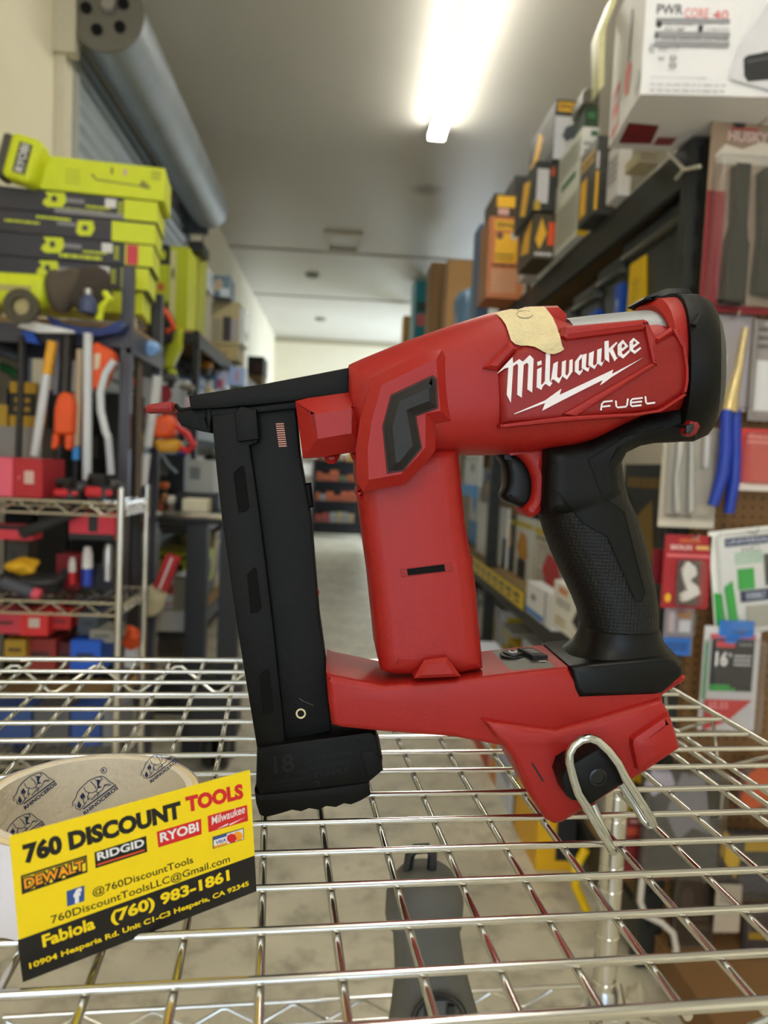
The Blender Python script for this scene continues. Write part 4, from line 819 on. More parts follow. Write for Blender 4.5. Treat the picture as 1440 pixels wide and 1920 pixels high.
# second bank behind the poles: yellow tool boxes on a grey bench
x0, x1, z0, z1 = ff(-60, 760, 92, 800, 2.992)
carton('steel_bench', 'grey steel bench behind the hanging poles at far left', 'bench', (-1.34, x1, 2.925, 3.055, z0-.25, z0), M('#a09a96', .5, .2), bevel=0)
carton('yellow_tool_case', 'yellow and black tool case standing on the grey bench', 'tool case', (*ff(18, 712, 68, 768, 2.94)[:2], 2.94, 3.05, z0+.0005, z0+.17), M('#c89a1e', .5), {}, [('r', 'f', 0, .25, 1, .75, BLK2), ('n', 'f', .2, .3, .8, .7, M('#c89a1e', .5), 2)])
carton('yellow_bin', 'open yellow parts bin at the left edge of the grey bench', 'bin', (*ff(-20, 740, 14, 770, 2.93)[:2], 2.928, 2.938, z0+.0005, z0+.08), M('#c9a033', .5))
for i in range(4):  # black row added as dark backing for the goods behind the poles
    xw = (pA+.02+1.34)/4*.96
    for j in range(2):
        carton('black_case', 'added black backing case, %s of the dark row behind the hanging poles, %s layer' % (['leftmost', 'second', 'third', 'rightmost'][i], ['lower', 'upper'][j]), 'case', (-1.335+i*xw, -1.335+i*xw+xw-.02, 3.06, 3.2, .4512+.58*j, .4508+.58*(j+1)), M(['#121214', '#191512', '#0f1012', '#16161a'][i], .6), {}, [('r', 'f', .1, .55, .9, .7, M('#24221f', .5)), ('n', 'f', .2, .2, .7, .35, M('#3a3328', .6), 2, i)])
rod('garden_hose', 'green hose hung in the dark behind the black pole', 'hose', [('hose', [(-10, 682), (15, 692), (34, 705)], .016, M('#2d7a38', .5))], 3.160)
# ------------------------------------------------------------------ chrome wire racks at the left
def wire_rack(label, x0, x1, y0, y1, shelves, ztop):
    t = thing('chrome_wire_rack', label, 'shelf rack', ((x0+x1)/2, (y0+y1)/2, 0))
    for xx in (x0, x1):
        for yy in (y0, y1): mb = MB(); mb.tube([(xx, yy, 0), (xx, yy, ztop)], .0125, CHR, 12); mb.build('post', t)
    for z in shelves:
        mb = MB()
        for p0, p1 in (((x0, y0), (x1, y0)), ((x0, y1), (x1, y1)), ((x0, y0), (x0, y1)), ((x1, y0), (x1, y1))):
            a, b_ = V((*p0, z)), V((*p1, z)); mb.tube([a, b_], .004, CHR, 6); mb.tube([a-V((0, 0, .04)), b_-V((0, 0, .04))], .004, CHR, 6)
            n_ = 6; mb.tube([a.lerp(b_, i/(2*n_))-V((0, 0, .04*(i % 2))) for i in range(2*n_+1)], .0035, CHR, 6)
        mb.build('shelf_frame', t); mb = MB(); xx = x0+.03
        while xx < x1-.01: mb.tube([(xx, y0, z+.003), (xx, y1, z+.003)], .0025, CHR, 5); xx += .03
        mb.build('shelf_wires', t)
    return t
pB = atY(228, 920, 2.480); zB = [atY(228, v, 2.480).z for v in (945, 1133)]+[.36]
wire_rack('chrome wire rack with red tool bags left of the stapler', -1.37, pB.x, 2.480, 2.800, zB, pB.z+.01)
pC = atY(266, 1002, 3.320); wire_rack('lower chrome wire rack behind, with its post beside a red box', pC.x-.36, pC.x, 3.365, 3.600, (atY(266, 1105, 3.320).z, .3), pC.z)
zs_ = zB[0]+.0065
x0, x1, z0, z1 = ff(-40, 858, 88, 945, 2.560)
carton('red_tool_carton', 'red carton with a pale logo at the left end of the wire rack', 'box', (x0, x1, 2.520, 2.720, zs_, z1), M('#b5222c', .5), {}, [('r', 'f', 0, 0, .57, 1, M('#e8637a', .5)), ('r', 'f', .74, .35, .88, .68, M('#d8b6ae', .5)), ('c', 'f', .65, .45, .68, .55, PNK)])
def bag(label, u0, v0, u1, v1, Y, seed, zb_):
    x0, x1, z0, z1 = ff(u0, v0, u1, v1, Y); xc = (x0+x1)/2; w_ = x1-x0; h_ = z1-zb_
    t = thing('tool_bag', label, 'tool bag', (xc, Y+.1, zb_)); rr = random.Random(seed)
    mb = MB(); rings = []; 
    for k, (zz_, f) in enumerate(((0, .94), (.02, 1), (.3, 1.0), (.6, .93), (.85, .78), (1, .5))):
        rings.append([V((xc+w_/2*f*math.copysign(abs(math.cos(a))**.6, math.cos(a))*(1+rr.uniform(-.05, .05)), Y+.1+.09*f*math.copysign(abs(math.sin(a))**.6, math.sin(a)), zb_+h_*zz_*(1+rr.uniform(-.03, .03)*(k > 1)))) for a in [i*math.pi/10 for i in range(20)]])
    vs = [p for r in rings for p in r]; mb.add(vs, [(i*20+j, i*20+(j+1) % 20, (i+1)*20+(j+1) % 20, (i+1)*20+j) for i in range(5) for j in range(20)]+[tuple(range(20)), tuple(range(119, 99, -1))], BLK2); body = mb.build('body', t, smooth=60)
    mb = MB(); mb.box((xc-w_*.40, Y+.002, zb_+h_*.12), (xc+w_*.10, Y+.02, zb_+h_*.62), RED); mb.box((xc+w_*.2, Y+.002, zb_+h_*.2), (xc+w_*.42, Y+.02, zb_+h_*.5), M('#d8333f', .6)); mb.build('red_pocket', t, bevel=.012)
    mb = MB(); mb.tube([(xc-w_*.28, Y+.02, zb_+h_*.8), (xc-w_*.2, Y, zb_+h_*1.12), (xc+w_*.2, Y, zb_+h_*1.12), (xc+w_*.28, Y+.02, zb_+h_*.8)], .011, BLK, 8); mb.build('handle', t)
bag('black and red tool bag beside the red carton on the wire rack', 92, 905, 148, 945, 2.512, 2, zs_)
bag('red fronted round tool bag at the right end of the wire rack', 150, 898, 214, 945, 2.528, 5, zs_)
zs2 = zB[1]+.0065
def strap(label, pts, Y, m, r=.016): mb = MB(); mb.tube([atY(u, v, Y) for u, v in pts], r, m, 8); tag(mb.build('bag_strap', None, atY(*pts[0], Y)), label, 'strap')
carton('red_fabric_roll', 'red and black folded tool roll hanging under the upper wire shelf', 'tool roll', (*ff(130, 960, 216, 1005, 2.560)[:2], 2.560, 2.640, atY(170, 1012, 2.560).z, atY(170, 962, 2.560).z), M('#d2394c', .7), {}, [('r', 'f', 0, 0, 1, .22, BLK), ('r', 'f', .42, .3, .62, 1, BLK)], rz=0)
carton('red_fabric_roll', 'red tool roll lying left of the folded one under the wire shelf', 'tool roll', (*ff(-30, 985, 62, 1012, 2.560)[:2], 2.560, 2.640, atY(20, 1012, 2.560).z, atY(20, 985, 2.560).z), M('#d8404f', .7), {}, [('r', 'f', 0, .7, 1, 1, BLK)])
strap('black strap crossing the red bags below the upper wire shelf', [(40, 1000), (80, 985), (120, 968), (150, 955)], 2.536, BLK2, .02)
lump('baseball_cap', 'yellow cap lying on the middle wire shelf at the left', 'cap', 42, 1062, 2.560, .05, .05, .03, M('#e0ab1e', .6), 4)
lump('tool_heap', 'dark tool with a grey handle end lying on the middle wire shelf', 'tool', 60, 1110, 2.576, .11, .06, .04, BLK2, 9, base=zs2)
rod('hand_tool', 'dark grey tool handle with a red ring above the lower wire truss', 'handle', [('shaft', [(5, 1092), (40, 1104), (62, 1112)], .022, M('#4a4c58', .45)), ('red_ring', [(62, 1112), (76, 1116)], .02, M('#e0566a', .5))], 2.512)
def bottle(label, u, v0, v1, Y, r, mb_, mt_):
    a = atY(u, v1, Y); b_ = atY(u, v0, Y); h_ = b_.z-a.z; t = thing('bottle', label, 'bottle', a)
    mb = MB(); mb.lathe([(.001, 0), (r, 0), (r, h_*.45), (.001, h_*.45)], a, mb_, 16); mb.build('body', t)
    mb = MB(); mb.lathe([(r, h_*.45), (r*.95, h_*.8), (r*.6, h_), (.001, h_)], a, mt_, 16); mb.build('top', t)
bottle('white topped blue bottle on the rack between wire shelves', 163, 1025, 1098, 2.640, .018, M('#2f49b8', .4), WHT)
bottle('slim white bottle among red tools on the middle wire shelf', 135, 1045, 1095, 2.640, .013, RED, M('#d8cfc8', .4))
bottle('grey metallic canister at the right of the middle wire shelf', 202, 1020, 1088, 2.640, .018, STL, STL)
for i, (l, u0, v0, u1, v1, c) in enumerate((('dark red tool case on the middle wire shelf, left half', 105, 1040, 150, 1128, '#8e1a22'), ('black carton behind the bottles on the middle wire shelf', 155, 1060, 215, 1128, '#24262e'), ('red tool pouch at left end of the middle wire shelf', -30, 1096, 30, 1130, '#a81c2c'), ('grey green canvas bundle under the upper wire shelf', 12, 1015, 52, 1060, '#4c4a42'))):
    x0, x1, z0, z1 = ff(u0, v0, u1, v1, 2.688); carton('tool_case', l, 'case', (x0, x1, 2.688, 2.768, zs2 if v1 > 1100 else z0, z1), M(c, .6), {}, [('r', 'f', .2, .3, .5, .6, M('#3a3a40', .5))])
zs3 = zB[2]+.0065
for i, (l, u0, v0, u1, v1, c, Y) in enumerate((('pink red tool box, leftmost below the middle wire shelf', -30, 1150, 38, 1188, '#c2384a', 2.520), ('bright red tool body with white mark below the middle wire shelf', 38, 1148, 90, 1192, '#d22a2e', 2.520), ('red battery tool right of the bright red one below the middle wire shelf', 92, 1152, 132, 1180, '#b81c1e', 2.560), ('dark grey charger box below the middle wire shelf', 146, 1150, 182, 1190, '#3c4352', 2.560), ('silver cans carton at the right below the middle wire shelf', 168, 1182, 214, 1205, '#8d8a80', 2.544), ('blue plastic bin near the bottom of the wire rack', 132, 1202, 188, 1262, '#1756c8', 2.512), ('dark yellow case beside dark red boxes near rack bottom', 8, 1200, 48, 1240, '#a4801e', 2.528), ('dark red box low on the wire rack, left of the blue bin', 48, 1198, 104, 1260, '#8a2620', 2.560), ('maroon box touching the blue bin low on the wire rack', 104, 1205, 134, 1260, '#5a1a20', 2.592))):
    x0, x1, z0, z1 = ff(u0, v0, u1, v1, Y); carton('tool_box', l, 'tool box', (x0, x1, Y, Y+.14, z0, z1), M(c, .5), {}, [('r', 'f', .3, .35, .7, .75, M('#c8b8b0', .5))] if i in (1,) else [('n', 'f', .2, .4, .8, .7, BLK2, 1, i)], bevel=.01)
for i, (u0, v0, u1, v1, c) in enumerate(((-40, 1270, 60, 1330, '#37508a'), (64, 1275, 130, 1330, '#5a5a5e'), (134, 1268, 190, 1330, '#2f4f96'), (194, 1280, 226, 1330, '#777880'))):
    x0, x1, z0, z1 = ff(u0, v0, u1, v1, 2.560); carton('storage_bin', ['blue grey bin, leftmost on the bottom wire shelf', 'grey bin between blue bins on the bottom wire shelf', 'blue bin, third along the bottom wire shelf', 'pale grey bin at the post end of the bottom wire shelf'][i], 'bin', (x0, x1, 2.560, 2.720, zs3, zs3+.13), M(c, .5), bevel=.008)
lump('orange_ball', 'orange round thing on a white base between the two chrome posts', 'ball', 246, 1195, 2.880, .045, .04, .045, ORA, 12)
carton('white_jug', 'white jug under the orange round thing between the chrome posts', 'jug', (*ff(228, 1212, 256, 1245, 2.880)[:2], 2.864, 2.944, atY(240, 1250, 2.880).z, atY(240, 1213, 2.880).z), WHT, bevel=.015)
x0, x1, z0, z1 = ff(278, 1040, 316, 1105, 3.240)
carton('red_long_box', 'tilted red box with a white stripe behind the chrome post', 'box', (x0+.02, x1-.01, 3.240, 3.320, z0, z1), RED, {}, [('r', 'f', .42, 0, .6, 1, WHT)], ry=20)
lump('cream_bag', 'cream coloured bag slumped under the tilted red box', 'bag', 284, 1125, 3.280, .06, .05, .08, M('#cfc6a6', .8), 6)
# black work cart with machines on it
t = thing('work_cart', 'black work cart carrying machines, left of the stapler magazine', 'cart', (atY(345, 1240, 3.440).x, 3.600, 0))
x0, x1, z0, z1 = ff(274, 962, 440, 982, 3.360)
mb = MB(); mb.box((x0, 3.360, z0), (x1, 3.920, z1), BLK2); mb.build('cart_top', t, bevel=.01)
mb = MB(); mb.tube([(x0, 3.352, z1-.01), (x0+.35, 3.352, z1-.01)], .016, CHR, 8); mb.build('chrome_edge', t)
for u in (370, 432): 
    xx = atY(u, 1100, 3.400).x; mb = MB(); mb.box((xx-.05, 3.384, .0), (xx+.04, 3.464, z0), BLK); mb.build('leg', t)
mb = MB(); mb.box((x0, 3.600, .12), (x1, 3.920, .30), BLK); mb.build('lower_tray', t)
zt_ = z1+.0008
for i, (nm, l, u0, v0, u1, v1, Y, m) in enumerate((('bench_machine', 'pale grey bench machine on the black cart beside the magazine', 350, 862, 400, 945, 3.600, M('#a7a8a4', .5)), ('cream_tray', 'cream folded cloth on the black cart', 342, 936, 388, 962, 3.400, CREAM), ('black_case', 'black machine base on the black cart', 330, 925, 410, 962, 3.520, BLK), ('orange_gadget', 'small orange and blue gadget at the left end of the cart', 278, 938, 306, 962, 3.400, M('#c0562a', .5)), ('dark_machine', 'black machine with a bar, behind the cart', 286, 852, 345, 935, 3.720, M('#1c1d20', .5)))):
    a0, a1, c0, c1 = ff(u0, v0, u1, v1, Y); carton(nm, l, 'machine' if 'machine' in nm or 'case' in nm else 'object', (a0, a1, Y, Y+.15, zt_, max(c1, zt_+.02)), m, {}, [('r', 'f', .1, .6, .5, .85, M('#6f7270', .5))] if i in (0, 4) else [], bevel=.015)
rod('steel_bar', 'dark steel bar slanting in front of the black machine', 'bar', [('bar', [(300, 850), (316, 875), (330, 888)], .013, M('#5b6670', .35, .5))], 3.680)
for i, (l, u0, v0, u1, v1, m) in enumerate((('grey white bucket under the black cart', 290, 1140, 352, 1178, M('#b8b5ae', .5)), ('olive long parcel leaning under the cart', 330, 1080, 352, 1140, M('#8a8268', .6)), ('red and brown toolbox under the cart, near the chrome post', 270, 1140, 292, 1235, M('#7a2a20', .5)))):
    a0, a1, c0, c1 = ff(u0, v0, u1, v1, 3.600); carton('floor_box', l, 'box', (a0, a1, 3.536, 3.596, c0, c1), m, bevel=.01)
t = thing('wheel_dolly', 'black wheeled dolly on the floor beside the cart', 'dolly', (atY(420, 1160, 3.280).x, 3.280, 0))
for u in (400, 428):
    p = atY(u, 1168, 3.280); mb = MB(); mb.lathe([(.001, -.02), (.075, -.02), (.085, 0), (.075, .02), (.001, .02)], (p.x, 3.280, .085), BLK, 18, (1, 0, 0)); mb.build('wheel', t)
mb = MB(); mb.box((p.x-.14, 3.200, .16), (p.x+.06, 3.360, .34), BLK); mb.build('deck', t)
# small tools heaped between the racks and the cart
SM = [('black power tool with an orange tip left of the contact tip', 236, 690, 258, 722, 3.6, '#1b1b1d', '#d8561e'), ('grey vise like tool right of the white pipe', 300, 700, 330, 726, 4.0, '#5a5a60', '#2b2b2e'),
 ('black tool with white tag below the blue rag', 282, 668, 304, 694, 4.05, '#202024', '#d6d6da'),
 ('blue tool under the orange and yellow saw', 330, 846, 348, 858, 3.5, '#2a47a0', '#1b1b20'),
 ('green spool behind the black machine bar', 278, 884, 294, 900, 3.45, '#5a8a2e', '#242620'), ('orange trigger tool left of the black cart machines', 292, 905, 312, 925, 3.42, '#b8561e', '#20201f'),
 ('white bottle like tool on the cart between orange gadget and cream cloth', 312, 930, 324, 960, 3.40, '#d9d6cf', '#7a7872'), ('brown handled tool leaning at the left end of the cart', 300, 925, 310, 962, 3.38, '#8a5a2e', '#3a2a1c'),
 ('dark box with amber front behind the white pipe', 246, 770, 266, 800, 3.75, '#2a2119', '#c9962a'), ('small white case behind the chrome rack post', 244, 930, 262, 948, 3.66, '#cfcfd4', '#55585e'),
 ('amber box under the lime yellow tool', 372, 676, 396, 702, 5.6, '#b5761a', '#3a2a18'), ('black box beside the amber box', 348, 690, 370, 716, 5.4, '#1d1c1c', '#6a625a'),
 ('grey tool head under the small black boxes', 340, 720, 362, 742, 4.9, '#8a8378', '#3a3733')]
for l, u0, v0, u1, v1, Y, c1, c2 in SM:
    x0, x1, z0, z1 = ff(u0, v0, u1, v1, Y); m1, m2 = M(c1, .45), M(c2, .45)
    t = thing('power_tool', l, 'tool', ((x0+x1)/2, Y+.03, z0), 'small tools between the racks and the cart'); w_, h_ = x1-x0, z1-z0
    mb = MB(); mb.box((x0, Y, z0+h_*.45), (x1, Y+.07, z1), m1); mb.build('body', t, bevel=min(.012, h_*.15))
    mb = MB(); mb.prism([(x0+w_*.5, Y+.01, z0+h_*.5), (x0+w_*.9, Y+.01, z0+h_*.5), (x0+w_*.8, Y+.01, z0), (x0+w_*.35, Y+.01, z0)], (0, .045, 0), m2); mb.build('grip', t, bevel=.004)
    mb = MB(); mb.tube([(x0+.001, Y+.035, z0+h_*.75), (x0-w_*.25, Y+.035, z0+h_*.75)], h_*.14, m2, 8); mb.build('nose', t)
# ------------------------------------------------------------------ long black shelving at the left wall
def clutter(prefix, side, x0, x1, y0, y1, z, seed, cols, hmin, hmax, dmin=.18, dmax=.34, shelf='top', gap=.02, front=None):
    rr = random.Random(seed); y = y0; i = 0
    while True:
        d_ = rr.uniform(dmin, dmax)
        if y+d_ > y1: break
        cn, c1, c2 = rr.choice(cols); h_ = rr.uniform(hmin, hmax); f = 'r' if side == 'left' else 'l'
        inset = rr.uniform(0, .05); a, b_ = (x0, x1-inset) if side == 'left' else (x0+inset, x1)
        m1, m2 = M(c1, .5), M(c2, .5); pr = []
        for ff_ in (f, 'f'):
            k = rr.randint(0, 2)
            if k == 0: pr += [('r', ff_, .08, .65, .92, .9, m2), ('n', ff_, .12, .15, .85, .5, m2, 3, i)]
            elif k == 1: pr += [('p', ff_, .15, .2, .85, .8, m2, [(0, .2), (.4, 0), (1, .3), (.8, 1), (.3, .8)]), ('n', ff_, .1, .84, .9, .95, m2, 1, i)]
            else: pr += [('r', ff_, 0, 0, 1, .3, m2), ('c', ff_, .3, .4, .7, .85, m2)]
        carton('tool_carton', '%s carton, %s from near end, %s' % (cn, ORD[i], prefix), 'box', (a, b_, y, y+d_-gap, z+.0008, z+h_), m1, {}, pr, group='cartons along the '+prefix)
        y += d_; i += 1
        if i > 15: break
LC = [('lime yellow and black', '#c9d42a', '#2a2a22'), ('beige and grey', '#cbb98c', '#6f6a5a'), ('brown and amber', '#7a5326', '#c98a22'), ('dark and white', '#26262a', '#c9ccd6'), ('white and red', '#d3d6de', '#b03040'), ('blue and white', '#5d7fae', '#dfe6f0')]
steel_rack('long black shelving along the left wall beyond the yard tools', -1.385, -.96, 5.0, 10.6, (.25, .95, 1.6, 2.2), 2.195, m_rkb, (6.9, 8.7), beams=True)
clutter("left wall shelving's middle tier", 'left', -1.335, -1.005, 5.05, 10.5, 1.6, 3, LC, .25, .48)
clutter("left wall shelving's second tier", 'left', -1.335, -1.005, 5.05, 10.5, .95, 14, LC, .25, .5, .28, .44)
clutter("left wall shelving's lowest tier", 'left', -1.335, -1.005, 5.05, 10.5, .25, 24, LC, .25, .5, .34, .5)
def lb(label, u0, v0, u1, v1, Y, d_, base, pr, name='tool_carton', zb_=2.2, faces={}):
    x0, x1, z0, z1 = ff(u0, v0, u1, v1, Y); carton(name, label, 'box', (x0, x1, Y, Y+d_, (z0 if zb_ is None else zb_+.0008), z1), base, faces, pr)
OLV = M('#c3cc1e', .5)
lb('lime yellow box with a pale centre strip on the left wall shelving', 318, 462, 352, 592, 5.05, .3, OLV, [('r', 'f', .0, .1, .35, .95, M('#d9d79a', .5)), ('c', 'f', .1, .6, .25, .75, M('#5c5a30', .5))], zb_=2.2)
lb('lime yellow box with a black top beside the roll-up door', 290, 496, 316, 566, 5.04, .26, OLV, [('r', 'f', .2, .3, .7, .5, M('#c96a3a', .5))], zb_=None)
lb('black box standing on the lime yellow box beside the roll-up door', 294, 458, 316, 495, 5.05, .26, BLK2, [('c', 'f', .4, .2, .8, .7, OLV)], zb_=None)
lb('second lime yellow box behind, at the end of the yellow group', 352, 470, 372, 590, 5.38, .3, M('#b3b81e', .5), [('r', 'f', .3, 0, .5, 1, M('#dfe0a8', .5))])
lb('small black box crowning the yellow boxes by the door', 352, 452, 380, 470, 5.25, .25, BLK, [], zb_=None)
m_wrap = M('#dfeaf4', .18, 0, .1, 20, .6, 40, .5)  # blue-white daylight highlight on plastic wrap, put into the base colour
lb('shrink-wrapped package painted as a daylight highlight, upper one beside the yellow boxes', 366, 500, 390, 540, 5.72, .25, m_wrap, [], 'wrapped_package', None)
lb('shrink-wrapped package painted as a daylight highlight, lower one beside the yellow boxes', 350, 552, 372, 645, 5.72, .25, m_wrap, [], 'wrapped_package', None)
lb('wrapped blue and tan bundle on the left wall shelving', 396, 516, 430, 556, 6.2, .3, M('#6e8698', .4, 0, .3, 8), [('p', 'f', .1, .2, .7, .9, M('#c9b79a', .6), [(0, .2), (.5, 0), (1, .5), (.6, 1), (.2, .8)]), ('r', 'f', .5, .0, 1, .4, m_wrap)], 'bundle', None)
lb('beige box with a dark panel on the left wall shelving', 396, 566, 448, 646, 6.4, .4, M('#c9bb8e', .6), [('r', 'f', .42, .08, .72, .66, M('#4a4246', .5)), ('n', 'f', .08, .05, .36, .6, GRY, 5), ('r', 'f', .72, .1, .98, .6, M('#b9b4b8', .5))], zb_=None)
lb('smaller beige box under the one with a dark panel', 402, 648, 446, 684, 6.4, .4, M('#c4b380', .6), [('c', 'f', .4, .3, .55, .6, M('#9a8f66', .6))])
lb('white wrapped sheet standing beside the beige boxes', 449, 578, 458, 645, 6.45, .3, m_wrap, [], 'wrapped_sheet', None)
lb('dark brown box at the far end of the left wall shelving', 464, 668, 494, 701, 9.2, .5, M('#2a2022', .6), [('r', 'f', .4, .1, .9, .6, M('#4a2c2c', .6))], zb_=None)
lb('cardboard box under the dark brown box at the far end', 462, 703, 492, 724, 9.2, .5, M('#8a704e', .7), [])
lb('hexagonal pale blue package with a pink stripe, just above the stapler arm', 430, 688, 458, 722, 6.3, .2, M('#a9c4f2', .3), [('r', 'f', .42, .2, .56, .8, PNK)], 'wrapped_package', None)
lb('pale blue and red package left of the hexagonal package', 402, 694, 424, 728, 6.1, .2, M('#c6cff0', .3), [('r', 'f', .3, 0, .7, .5, M('#c84a5a', .5))], 'wrapped_package', None)
t = thing('hedge_shear', 'black and orange hedge shear hanging beside the lime yellow boxes', 'shear', atY(300, 640, 4.7))
mb = MB(); mb.prism([atY(u, v, 4.7) for u, v in ((268, 590), (300, 560), (326, 600), (318, 640), (284, 650))], (0, .1, 0), BLK2); mb.build('body', t, bevel=.02)
mb = MB(); mb.tube([atY(u, v, 4.69) for u, v in ((306, 578), (320, 600), (326, 615), (312, 622))], .016, ORA, 8); mb.build('orange_handle', t)
t = thing('hand_blower', 'lime yellow tool hanging below the yellow boxes', 'tool', atY(325, 700, 4.85))
mb = MB(); mb.prism([atY(u, v, 4.85) for u, v in ((318, 625), (340, 612), (338, 650), (320, 690), (304, 692), (308, 655))], (0, .1, 0), M('#b9c21e', .5)); mb.build('body', t, bevel=.02); mb = MB(); mb.prism([atY(u, v, 4.85) for u, v in ((312, 694), (326, 690), (330, 706), (318, 710))], (0, .08, 0), M('#b9c21e', .5)); mb.build('nozzle', t, bevel=.01)
# ------------------------------------------------------------------ black shelving at the far wall
Yb = 13.9; x0, x1, z0, z1 = ff(584, 862, 676, 1004, Yb)
steel_rack('black shelving full of small coloured parts at the far end of the aisle', x0, x1+.1, Yb, Yb+.5, (.28, .68, 1.05, 1.42), 1.46, BLK, board=BLK, beams=False, pw=.05)
fr_ = bpy.data.objects['shelving_rack.002']; mb = MB(); mb.box((x0+.01, Yb+.47, .02), (x1+.09, Yb+.485, 1.45), BLK); mb.build('dark_backing', fr_)  # black sheet added so the gaps between the bins stay dark
rr = random.Random(5)
for zi, z in enumerate((.28, .68, 1.05, 1.42)):
    x = x0+.07; i = 0
    while x < x1-.12:
        w_ = rr.uniform(.09, .17); c = rr.choice([('tan', '#8c7a5a'), ('orange', '#9a4a2a'), ('olive', '#55583a'), ('grey', '#777876'), ('amber', '#a8761e'), ('rust red', '#7a3026')]); h_ = rr.uniform(.10, .2)
        carton('parts_bin', '%s parts bin, %s from the left on the far black shelving, %s tier' % (c[0], ORD[i], ('lowest', 'second', 'third', 'top')[zi]), 'bin', (x, x+w_-.012, Yb+.05, Yb+.3, z+.0008, z+h_), M(c[1], .6), {}, [('n', 'f', .2, .3, .8, .6, BLK2, 1, i)]); x += w_; i += 1
carton('far_carton', 'grey white carton on the floor left of the far black shelving', 'box', (x0-.4, x0-.02, 13.95, 14.3, 0.0008, 1.5), M('#8f8a82', .6), {}, [('r', 'f', .5, .75, 1, .9, WHT)])
# ------------------------------------------------------------------ the shop: right side
zt1 = 2.266; XS = .90
t = thing('pallet_racking', 'black shelving along the right side of the aisle', 'shelving', (1.2, 5.9, 0))
mb = MB(); up = M('#33332f', .5, .2)
for yy in (1.96, 4.35, 6.75, 9.2, 12.0):
    for xx in (XS-.02, 1.50):
        mb = MB(); mb.box((xx, yy, 0), (xx+.065, yy+.05, 2.262), up)
        z = .12
        while z < 2.3: mb.box((xx+.02, yy-.001, z), (xx+.032, yy+.001, z+.05), BLK); mb.box((xx-.001, yy+.02, z), (xx+.001, yy+.03, z+.05), BLK); z += .09
        mb.build('upright', t)
for z, h_ in ((zt1, .115), (1.66, .09), (.80, .13), (.16, .1)):
    for xx in (XS-.021, 1.53):
        mb = MB(); mb.box((xx, 1.985, z-h_), (xx+.022, 12.05, z), up); mb.build('beam', t, bevel=.004)
    mb = MB(); mb.box((XS+.002, 1.99, z-.045), (1.528, 12.04, z-.0004), M('#8d7348', .8)); mb.build('shelf_board', t)
mb = MB(); mb.box((XS-.0235, 3.42, .722), (XS-.0212, 5.6, .805), M('#f0cb10', .45)); lo = .05
for k in range(12):
    y = 3.5+k*.17; mb.box((XS-.0242, y, .74), (XS-.0238, y+.1, .752), DGR); mb.box((XS-.0242, y, .765), (XS-.0238, y+.12, .785), DGR)
part(mb.build('price_strip', t), 'yellow price strip')
mb = MB(); pA_ = atX(1253, 285, XS-.03)
mb.tube([atX(1253, 286, XS-.035), atX(1283, 318, XS-.03), atX(1312, 312, XS-.02)], .005, M('#cfc9b5', .4), 8); mb.tube([atX(1283, 318, XS-.03), atX(1268, 335, XS-.03)], .006, M('#a5a29a', .4), 8); part(mb.build('zip_tie', t), 'white zip tie')
def rb(label, u0, v0, u1, v1, Y, d_, base, faces={}, pr=(), zb_=zt1, name='tool_carton', rz=0, cat='box'):
    x0, x1, z0, z1 = ff(u0, v0, u1, v1, Y)
    if zb_ is not None and z1 < zb_+.03: z1 = zb_+.03
    return carton(name, label, cat, (x0, x1, Y, Y+d_, (z0 if zb_ is None else zb_+.0008), z1), base, faces, pr, rz=rz)
zz0 = zt1
SB = M('#2b2926', .5); OY = M('#f2b92a', .5)
# near end, top shelf
rb('small beige parts bags bundle on the near end of the top shelf', 1196, 290, 1236, 330, 2.14, .1, M('#b7ab8c', .7), {}, [('n', 'f', .1, .1, .9, .9, M('#8a7f68', .7), 5)], zz0, 'parts_bundle')
rb('slim white box on the top shelf beside the dark clear case', 1160, 262, 1184, 362, 2.40, .1, WHT, {'l': M('#d8d6dc', .5)}, [('n', 'l', .1, .3, .9, .8, GRY, 4)], zz0)
rb('dark clear-fronted case with yellow edge on the top shelf', 1117, 255, 1156, 405, 2.58, .18, M('#3a3a38', .35), {}, [('r', 'f', .0, .05, .14, .55, OY), ('r', 'f', .02, .58, .12, .8, WHT), ('n', 'f', .3, .3, .9, .6, DGR, 3), ('r', 'l', .1, .1, .5, .6, OY), ('n', 'l', .1, .7, .9, .9, OY, 2)], zz0)
rb('tall white carton with yellow foot and green marks on the top shelf', 1087, 238, 1118, 445, 2.82, .30, M('#e2e2e4', .5), {'l': M('#d9dbd2', .5)}, [('r', 'f', 0, 0, .66, .16, YEL), ('n', 'f', .12, .25, .8, .88, GRY, 10), ('n', 'l', .1, .05, .95, .45, M('#8b8f88', .5), 14), ('r', 'l', .2, .60, .8, .66, M('#2f6a3a', .5)), ('n', 'l', .1, .72, .95, .95, M('#8b8f88', .5), 8), ('r', 'f', .5, .92, .95, .97, M('#3f6a4a', .5))], zz0)
t = thing('drill_bit_jar', 'clear topped dark green box on the white carton', 'box', atY(1112, 238, 2.86))
x0, x1, z0, z1 = ff(1098, 196, 1124, 237, 2.84); mb = MB(); carton_mesh(mb, x1-x0, .14, z1-z0-.002, M('#1f3b25', .4), {}, [('n', 'f', .2, .4, .8, .7, M('#3f9a58', .5), 2)], Matrix.Translation(((x0+x1)/2, 2.92, z0+.002))); mb.build('body', t)
mb = MB(); x0, x1, z0, z1 = ff(1095, 165, 1126, 196, 2.84); mb.box((x0, 2.84, z0), (x1, 3.0, z1), M('#5d5c50', .2)); mb.build('lid', t, bevel=.012)
